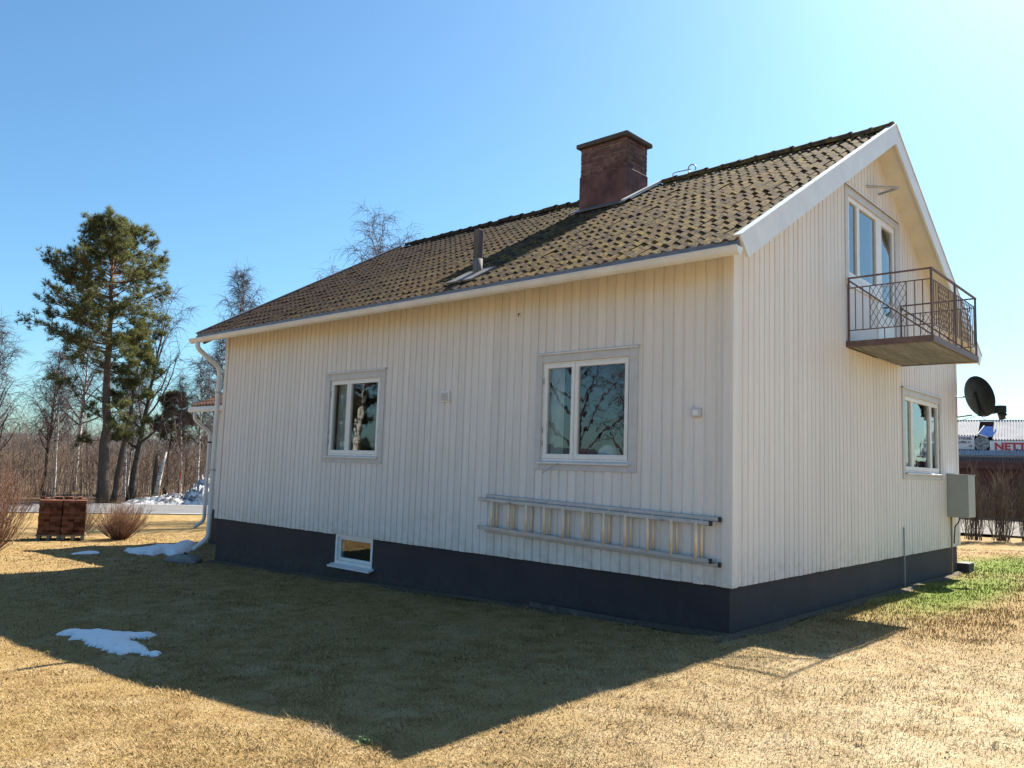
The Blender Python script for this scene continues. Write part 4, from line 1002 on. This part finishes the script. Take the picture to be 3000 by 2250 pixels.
# group beside the big pine
bare_tree('spreading_tree', (-35.7, 8.8), 'dark bare tree with wide spreading limbs right of the big pine', 'spread', dict(seed=8, top=(.5, .9, 9.6), r_base=.175, t0=.25, nbr=22, blen=4.3, droop=.35, up=.62, sub=9, twigs=7, tw=.5, rb=.45, rt=.008), bark=DARKBARK)
bare_tree('birch_tree', (-36.7, 8.9), 'thin white birch close behind the dark spreading tree', 'thin', dict(seed=9, top=(-.1, -.2, 6.4), r_base=.08, t0=.4, nbr=24, blen=1.5, droop=.5, up=.7, sub=6, twigs=6, tw=.35, rb=.35, rt=.007))
bare_tree('birch_tree', (-37.5, 12.1), 'slender birch right of the red snow stake', 'thin2', dict(seed=10, top=(-.15, -.3, 6.2), r_base=.085, t0=.35, nbr=26, blen=1.6, droop=.6, up=.7, sub=6, twigs=7, tw=.4, rb=.35, rt=.007))
bare_tree('birch_tree', (-37.2, 12.85), 'birch just left of the porch downpipe', 'thin3', dict(seed=12, top=(.1, -.25, 7.2), r_base=.10, t0=.35, nbr=28, blen=1.9, droop=.6, up=.75, sub=7, twigs=7, tw=.45, rb=.35, rt=.007))
bare_tree('birch_tree', (-40.5, 15.3), 'birch showing between the roof corner and porch roof', 'slim', rz=2.1, scale=.78)
bare_tree('birch_tree', (-40.3, 4.3), 'birch at the far left edge of the picture', 'edge', dict(seed=13, top=(.1, -.5, 8.0), r_base=.13, t0=.25, nbr=34, blen=2.6, droop=.45, up=.75, sub=8, twigs=7, tw=.45, rb=.36, rt=.008))
bare_tree('birch_tree', (-41.7, 6.9), 'dark-stemmed birch left of the big pine', 'dk', dict(seed=14, top=(.1, .2, 7.2), r_base=.13, t0=.3, nbr=30, blen=2.3, droop=.75, up=.7, sub=8, twigs=8, tw=.5, rb=.36, rt=.008), bark=DARKBARK)
bare_tree('birch_tree', (-45.0, 9.5), 'drooping birch seen behind the lower limbs of the big pine', 'weep2', rz=1.0, scale=1.06)
bare_tree('birch_tree', (-39.7, 6.75), 'short white-stemmed birch left of the big pine', 'thin', rz=.7, scale=.95)
bare_tree('birch_tree', (-43.5, 3.5), 'pale birch standing back from the left picture edge', 'thin3', rz=1.9, scale=1.05)
bare_tree('birch_tree', (-42.5, 11.4), 'birch between the big pine and broken birch', 'thin2', rz=2.6, scale=1.1)
# trees across the lawn that mirror in the windows
bare_tree('birch_tree', (-18.6, -21.8), 'bare tree mirrored in the window nearest the corner', 'spread', rz=2.2, scale=1.1)
bare_tree('birch_tree', (-23.2, -12.4), 'white birch mirrored in the far window of the long wall', 'weep', rz=1.3, scale=1.0)
bare_tree('birch_tree', (-27.5, -12.6), 'second birch mirrored in the far window of the long wall', 'weep2', rz=.4, scale=1.1)
bare_tree('birch_tree', (-15.2, -20.5), 'fine-twigged birch mirrored beside it in the window nearest the corner', 'edge', rz=.9, scale=1.15)
# broken birch
e = empty('broken_birch', (-36.2, 10.2, -.62), 'broken white birch trunk leaning beside the snow bank', 'tree trunk')
B().tube([(0, 0, 0), (.04, .09, .9), (.08, .2, 1.7), (.12, .36, 2.45)], [.15, .13, .11, .045], 9).obj('trunk', BIRCH, e, smooth=True)
B().tube([(-.05, -.06, .3), (-.03, -.07, 1.4), (-.01, -.02, 2.35)], [.11, .10, .06], 9).obj('trunk', DARKBARK, e, smooth=True)
B().tube([(.05, .12, 1.5), (-.0, -.05, 1.9), (-.05, -.3, 2.15)], [.03, .02, .008], 6).obj('branch', DARKBARK, e, smooth=True)

def pine(loc, label, seed, top, r_base, levels, dens, az_left, tuft=.22, low=.3):
    """levels: list of (height, length on the picture's left, length on the right)"""
    rr = np.random.default_rng(seed); e = empty('pine_tree', (loc[0], loc[1], float(gz(*loc))-.05), label, 'tree')
    top = np.array(top, float); H = top[2]; k = 14; path = []
    for i in range(k+1):
        t = i/k; p = top*np.array([t, t, t]); p[:2] += rr.normal(0, .03, 2)*(i > 0); path.append(p)
    rad = [r_base*(1-.88*(i/k)) for i in range(k+1)]; rad[0] *= 1.2
    B().tube([tuple(p) for p in path], rad, 10).obj('trunk', PBARK, e, smooth=True)
    hs = [l[0] for l in levels]; ll = [l[1]*.88 for l in levels]; lr = [l[2]*.95 for l in levels]
    P0 = []; P1 = []; A = []; C_ = []; T = []; TD = []
    def seg(a, b, ra, rb_): P0.append(a.copy()); P1.append(b.copy()); A.append(ra); C_.append(rb_)
    def tufts(a, b, n, spread):
        for _ in range(n):
            w = rr.random(); T.append(a*(1-w)+b*w+rr.normal(0, spread, 3)); d = (b-a)/(np.linalg.norm(b-a)+1e-9)+np.array([0, 0, .7]); TD.append(d/np.linalg.norm(d))
    n = int(len(levels)*dens); ga = 0
    zz = np.sort(np.where(rr.random(n) < low, rr.uniform(hs[0], hs[0]+.33*(hs[-1]-hs[0]), n), rr.uniform(hs[0]+.33*(hs[-1]-hs[0]), hs[-1], n)))
    for z in zz:
        ga += 2.4+rr.normal(0, .5); c = math.cos(ga-az_left); lnl = np.interp(z, hs, ll); lnr = np.interp(z, hs, lr); ln = (lnl*(1+c)/2+lnr*(1-c)/2)*rr.uniform(.7, 1.08)
        if ln < .15: continue
        p = top*(z/H); el = .05+.55*max(0, (z-hs[0])/(hs[-1]-hs[0])-.35)+rr.normal(0, .12); d = np.array([math.cos(ga)*math.cos(el), math.sin(ga)*math.cos(el), math.sin(el)])
        r_ = max(.02, .032*ln/2.2); q = p; m_ = 6
        for j in range(m_):
            d = d+np.array([0, 0, .07])+rr.normal(0, .10, 3); d /= np.linalg.norm(d); q2 = q+d*ln/m_; seg(q, q2, r_*(1-.13*j), r_*(1-.13*(j+1)))
            if j >= 2:
                for _ in range(2+(j > 3)):
                    w = rr.random(); s0 = q*(1-w)+q2*w; ds = d*.7+rr.normal(0, .6, 3); ds[2] = ds[2]*.5+.2; ds /= np.linalg.norm(ds); l2 = ln*rr.uniform(.16, .32)*(1.2-.1*j)+.12; s1 = s0+ds*l2; seg(s0, s1, r_*.4, r_*.2)
                    tufts(s0*.5+s1*.5, s1, 3+int(l2*4), .06)
                    ds2 = ds+rr.normal(0, .5, 3); ds2 /= np.linalg.norm(ds2); s2 = s0*.5+s1*.5+ds2*l2*.5; seg(s0*.5+s1*.5, s2, r_*.25, r_*.15); tufts(s0*.4+s2*.6, s2, 3, .05)
            q = q2
        tufts(q-d*ln*.15, q, 6, .06)
    v, qd = seg_geo(np.array(P0), np.array(P1), np.array(A), np.array(C_), 4); np_mesh('branches', v, qd, PBARK, e)
    T = np.array(T); TD = np.array(TD); m_ = 13; nn = len(T)
    c = np.repeat(T, m_, 0); dd = np.repeat(TD, m_, 0)*.75+rr.normal(0, .55, (nn*m_, 3)); dd /= np.linalg.norm(dd, axis=1, keepdims=True); ln = tuft*rr.uniform(.6, 1.1, (nn*m_, 1))
    sdv = np.cross(dd, rr.normal(0, 1, (nn*m_, 3))); sdv /= np.linalg.norm(sdv, axis=1, keepdims=True); wv = .017*tuft/.2
    v = np.stack([c-sdv*wv*.5, c+sdv*wv*.5, c+dd*ln], 1).reshape(-1, 3); np_mesh('crown', v, np.arange(len(v)).reshape(-1, 3), NEEDLE, e)
    return e
left_az = math.atan2(-38.2, -14.8)
pine((-34.24, 6.97), 'tall broad-crowned pine rising left of the house', 3, (-.15, -.45, 12.5), .25,
     [(2.6, 1.2, .6), (3.6, 2.6, 1.4), (4.4, 3.6, 1.8), (5.2, 2.6, 1.6), (6.2, 3.6, 1.9), (7.2, 3.9, 2.0), (8.2, 3.2, 2.0), (9.0, 3.7, 2.6), (9.8, 3.1, 2.8), (10.6, 2.4, 2.6), (11.4, 1.7, 1.9), (12.1, 1.5, 1.3), (12.6, .8, .7), (12.8, .3, .3)], 7.6, left_az, .25, .12)
pine((-34.6, 7.55), 'slimmer leaning pine tucked against the big pine', 4, (.35, .75, 8.5), .135,
     [(2.4, .8, .8), (3.4, 1.2, 1.3), (4.4, 1.0, 1.3), (5.4, 1.1, 1.2), (6.4, 1.0, 1.3), (7.4, .8, 1.0), (8.2, .5, .5), (8.5, .2, .2)], 3.6, left_az)
pine((-41.2, 13.0), 'small green pine beyond the broken birch', 6, (.0, .1, 5.7), .10,
     [(2.9, .8, .8), (3.8, 1.3, 1.5), (4.6, 1.1, 1.3), (5.3, .7, .7), (5.7, .2, .2)], 9, left_az)
pine((-25.5, -13.2), 'tall pine mirrored in the far window of the long wall', 9, (.1, .2, 11.5), .26,
     [(2.0, 1.6, 1.6), (4.0, 2.6, 2.6), (6.5, 2.8, 2.8), (9.0, 2.2, 2.2), (11.0, .9, .9), (11.5, .2, .2)], 14, left_az, .26)

# thicket of saplings and dead undergrowth beyond the road
def thicket():
    rr = np.random.default_rng(77); n = 6500; p0 = []; p1 = []; a = []; c = []
    ang = rr.uniform(2.30, 3.10, n); dist = rr.uniform(0, 1, n)**.8*34+42.0
    x = CAM.x+dist*np.cos(ang); y = CAM.y+dist*np.sin(ang)
    t = (x-r0[0])*rn[0]+(y-r0[1])*rn[1]
    for i in range(n):
        if t[i] < 8.3: continue
        h = rr.uniform(1.4, 3.7)*(1.0+.35*rr.random()**3) if rr.random() < .94 else rr.uniform(3.5, 6.5); rd_ = .007+.004*h*.8
        q = np.array([x[i], y[i], -.65]); d = np.array([rr.normal(0, .10), rr.normal(0, .10), 1.])
        for j in range(4):
            d = d+rr.normal(0, .07, 3)*np.array([1, 1, .2]); q2 = q+d/np.linalg.norm(d)*h/4; p0.append(q); p1.append(q2); a.append(rd_*(1-.22*j)); c.append(rd_*(1-.22*(j+1)))
            if j > 0:
                for _ in range(4):
                    w = rr.random(); s = q*(1-w)+q2*w; ds = np.array([rr.normal(0, .5), rr.normal(0, .5), rr.uniform(.4, 1.1)]); l_ = h*rr.uniform(.12, .3); p0.append(s); p1.append(s+ds*l_); a.append(rd_*.4); c.append(rd_*.2)
            q = q2
    # dead tall grass along the verge
    m_ = 3500; ang = rr.uniform(2.35, 3.05, m_); s = rr.uniform(-45, 60, m_); tt = 6.9+rr.random(m_)**1.5*9; bx = r0[0]+rd[0]*s+rn[0]*tt; by = r0[1]+rd[1]*s+rn[1]*tt
    for i in range(m_):
        q = np.array([bx[i], by[i], -.62]); d = np.array([rr.normal(0, .16), rr.normal(0, .16), rr.uniform(.35, .95)]); p0.append(q); p1.append(q+d); a.append(.008); c.append(.003)
    v, q = seg_geo(np.array(p0), np.array(p1), np.array(a), np.array(c), 3)
    np_mesh('thicket', v, q, THICK, kind='stuff', label='brown leafless thicket of saplings beyond the road', cat='thicket')
thicket()

# ------------------------------------------------------------------ snow bank and stake beyond the road
def snow_bank():
    rr = np.random.default_rng(5); ns, ntt = 150, 22; v = []
    for i in range(ns):
        s = -2.6+i*.05; hmax = .16+.24*min(1, max(0, (s+2.2)/2))+.62*max(0, min(1, (s-.1)/.9))
        for j in range(ntt):
            t = 6.55+j*.10; prof_ = math.sin(math.pi*min(1, j/(ntt-1)))**.7
            h = hmax*prof_*(1+.22*math.sin(s*5.1+j*.9)+.18*math.sin(s*11+j*2.1)+.10*rr.standard_normal())*min(1, i/10+.05)*min(1, (ns-1-i)/10)
            p = r0+rd*s+rn*t; v.append((p[0], p[1], -.60+max(0, h)-.02))
    i = np.arange(ns*ntt).reshape(ns, ntt); q = np.stack([i[:-1, :-1], i[1:, :-1], i[1:, 1:], i[:-1, 1:]], -1).reshape(-1, 4)
    np_mesh('snow_bank', v, q, DSNOW, label='dirty ploughed snow bank along the far road edge', cat='snow')
snow_bank()
st = empty('snow_stake', (-36.4, 11.5, -.60), 'thin red snow marker stake standing in the snow bank', 'marker stake')
for z0_, z1_, m_, rr_ in ((0, .75, REDP, .035), (.75, 1.0, WHITE, .02), (1.0, 1.55, REDP, .033), (1.55, 1.75, REDP, .018)):
    B().tube([(0, .0+.03*z0_, z0_), (0, .03*z1_, z1_)], rr_, 8).obj('pole_section', m_, st)

# ------------------------------------------------------------------ shop beyond the hedge
Q = Vector((-5, 36.3, 0)); az = math.radians(101.5); su = Vector((math.sin(az), -math.cos(az), 0)); sn_ = Vector((math.cos(az), math.sin(az), 0))
def sp(u_, d, z): p = Q+su*u_-sn_*d; return (p.x, p.y, z)     # d: towards the viewer
shop = empty('shop', sp(0, 0, 0), 'low shop with white corrugated roof and lettered sign beyond the hedge', 'shop')
so = Vector(sp(0, 0, 0))
def spl(u_, d, z): return tuple(Vector(sp(u_, d, z))-so)
def slab(u0, u1, d0, d1, z0, z1, name, mat, **k):
    b = B(); b.prism([spl(u0, d0, z0), spl(u1, d0, z0), spl(u1, d1, z0), spl(u0, d1, z0)], (0, 0, z0), (0, 0, z1)); return b.obj(name, mat, shop, **k)
slab(-9, 14, -9, -.02, -.2, 3.6, 'wall', SHOPW)
def corr(u0, u1, d0, z0, d1, z1, pitch, amp, name, skew=0):
    n = int((u1-u0)/pitch*4); b = B(); nrm = Vector((0, 0, 1))
    for i in range(n+1):
        uu = u0+(u1-u0)*i/n; h = amp*(1 if i % 4 in (1, 2) else 0)
        b.v.append(spl(uu, d0, z0+h)); b.v.append(spl(uu+skew, d1, z1+h))
    for i in range(n): b.f.append((2*i, 2*i+2, 2*i+3, 2*i+1))
    return b.obj(name, SHEET, shop)
corr(-9, -.62, .05, 3.86, -1.9, 4.74, .118, .055, 'roof_sheet', .1); corr(-.02, 14, .35, 3.66, -1.9, 4.74, .118, .055, 'roof_sheet', .1)
slab(-9, 14, -2.0, -1.85, 4.72, 4.78, 'ridge_cap', SHEET); slab(-9, 14, -9, -1.9, 3.6, 4.70, 'wall', SHOPW)
b = B(); b.quad(spl(-.56, .10, 3.93), spl(-.02, .36, 3.80), spl(.26, -1.35, 4.42), spl(-.36, -1.35, 4.42)); b.obj('roof_panel', BLUEP, shop)
B().bar(spl(-.62, .08, 3.95), spl(-.34, -1.35, 4.44), .05, .04).obj('panel_trim', SHEET, shop); B().bar(spl(-.62, .10, 3.96), spl(-.18, .33, 3.78), .05, .05).obj('panel_trim', SHEET, shop)
slab(-9, -.76, .0, .06, 3.22, 3.86, 'sign_board', SIGN, label='pale sign board with dark opening hours'); slab(-.12, 14, .30, .36, 3.12, 3.64, 'sign_board', SIGN, label='pale sign board with large red letters')
b = B(); m_ = 20
poly = [spl(-.45+.33*math.cos(2*math.pi*j/m_), .10+.15*math.cos(2*math.pi*j/m_), 3.52+.34*math.sin(2*math.pi*j/m_)) for j in range(m_)]
b.prism(poly, (0, 0, 0), tuple(sn_*-.05)); b.obj('round_emblem', basic('mottled_emblem', (.26, .28, .29), .7, .8, 9), shop)
corr(-9, 14, .95, 2.90, .36, 3.16, .118, .04, 'awning_sheet', .06)
slab(-9, 14, .90, .94, 2.84, 2.92, 'awning_edge', DARKM)
# scalloped fringe under the awning
FR = basic('grey_fringe', (.10, .10, .125), .7, .4, 20)
b = B()
for i in range(190):
    uu = -9+i*.118
    b.prism([spl(uu, .915, 2.84), spl(uu+.085, .915, 2.84), spl(uu+.085, .915, 2.66), spl(uu+.042, .915, 2.60), spl(uu, .915, 2.66)], (0, 0, 0), tuple(sn_*.02))
b.obj('fringe', FR, shop, kind='stuff')
for uu in (-6, -3, 1.6, 4.5, 7.5): slab(uu, uu+.12, .80, .90, -.1, 2.84, 'awning_post', DARKM)
slab(-9, 14, .86, .90, 2.30, 2.66, 'awning_beam', SHOPW)
def text(s, u_, d, z, size, mat, bold=.0, sx=1.0):
    cu = bpy.data.curves.new('lettering', 'FONT'); cu.body = s; cu.size = size; cu.extrude = .012; cu.offset = bold
    tmp = bpy.data.objects.new('tmp_text', cu); COL.objects.link(tmp); bpy.context.view_layer.update()
    me = bpy.data.meshes.new_from_object(tmp.evaluated_get(bpy.context.evaluated_depsgraph_get())); bpy.data.objects.remove(tmp)
    o = mesh_obj('lettering', me, None, shop); me.materials.clear(); me.materials.append(mat)
    ex, ey, ez = su, Vector((0, 0, 1)), -sn_; p = Vector(spl(u_, d, z))
    o.matrix_local = Matrix(((ex.x*sx, ey.x, ez.x, p.x), (ex.y*sx, ey.y, ez.y, p.y), (ex.z*sx, ey.z, ez.z, p.z), (0, 0, 0, 1)))
text('NETT', .06, .372, 3.215, .46, SRED, .018, 1.12)
text('PETTIDER', -1.62, .072, 3.69, .15, SDARK, .004, 1.15); text('ÅN-FRE 11', -1.60, .072, 3.51, .15, SDARK, .004, 1.0); text('10', -1.01, .072, 3.33, .15, SDARK, .004, 1.0)
b = B()
for j in range(9):
    t = .9+j*.05; zz = 3.20+.03*math.sin(j*1.7); b.prism([spl(t, .372, zz-.06), spl(t+.055, .372, zz-.055), spl(t+.055, .372, zz+.045), spl(t, .372, zz+.035)], (0, 0, 0), tuple(sn_*-.01))
b.obj('blue_script', SBLUE, shop)
# paved yard in front of the shop
B().quad(sp(-20, 15, .02), sp(30, 15, .02), sp(30, 0, .02), sp(-20, 0, .02)).obj('shop_yard', basic('gravel_yard', (.17, .155, .135), .95, .3, 5), kind='structure')
# small weed at the tip of the house shadow
wd_ = empty('weed', (.04, -4.66, float(ground(.04, -4.66))), 'small green weed on the lawn at the tip of the shadow', 'weed')
b = B()
for i in range(22):
    a = R.uniform(0, 6.28); ro = R.uniform(0, .10); l_ = R.uniform(.02, .04); px_, py_ = ro*math.cos(a), ro*math.sin(a)*.7; t = R.uniform(0, 6.28); ex_, ey_ = math.cos(t)*l_, math.sin(t)*l_
    b.quad((px_, py_, 0), (px_+ex_*.5-ey_*.2, py_+ey_*.5+ex_*.2, .03), (px_+ex_, py_+ey_, .035), (px_+ex_*.5+ey_*.2, py_+ey_*.5-ex_*.2, .03))
b.obj('leaves', GREENL, wd_)
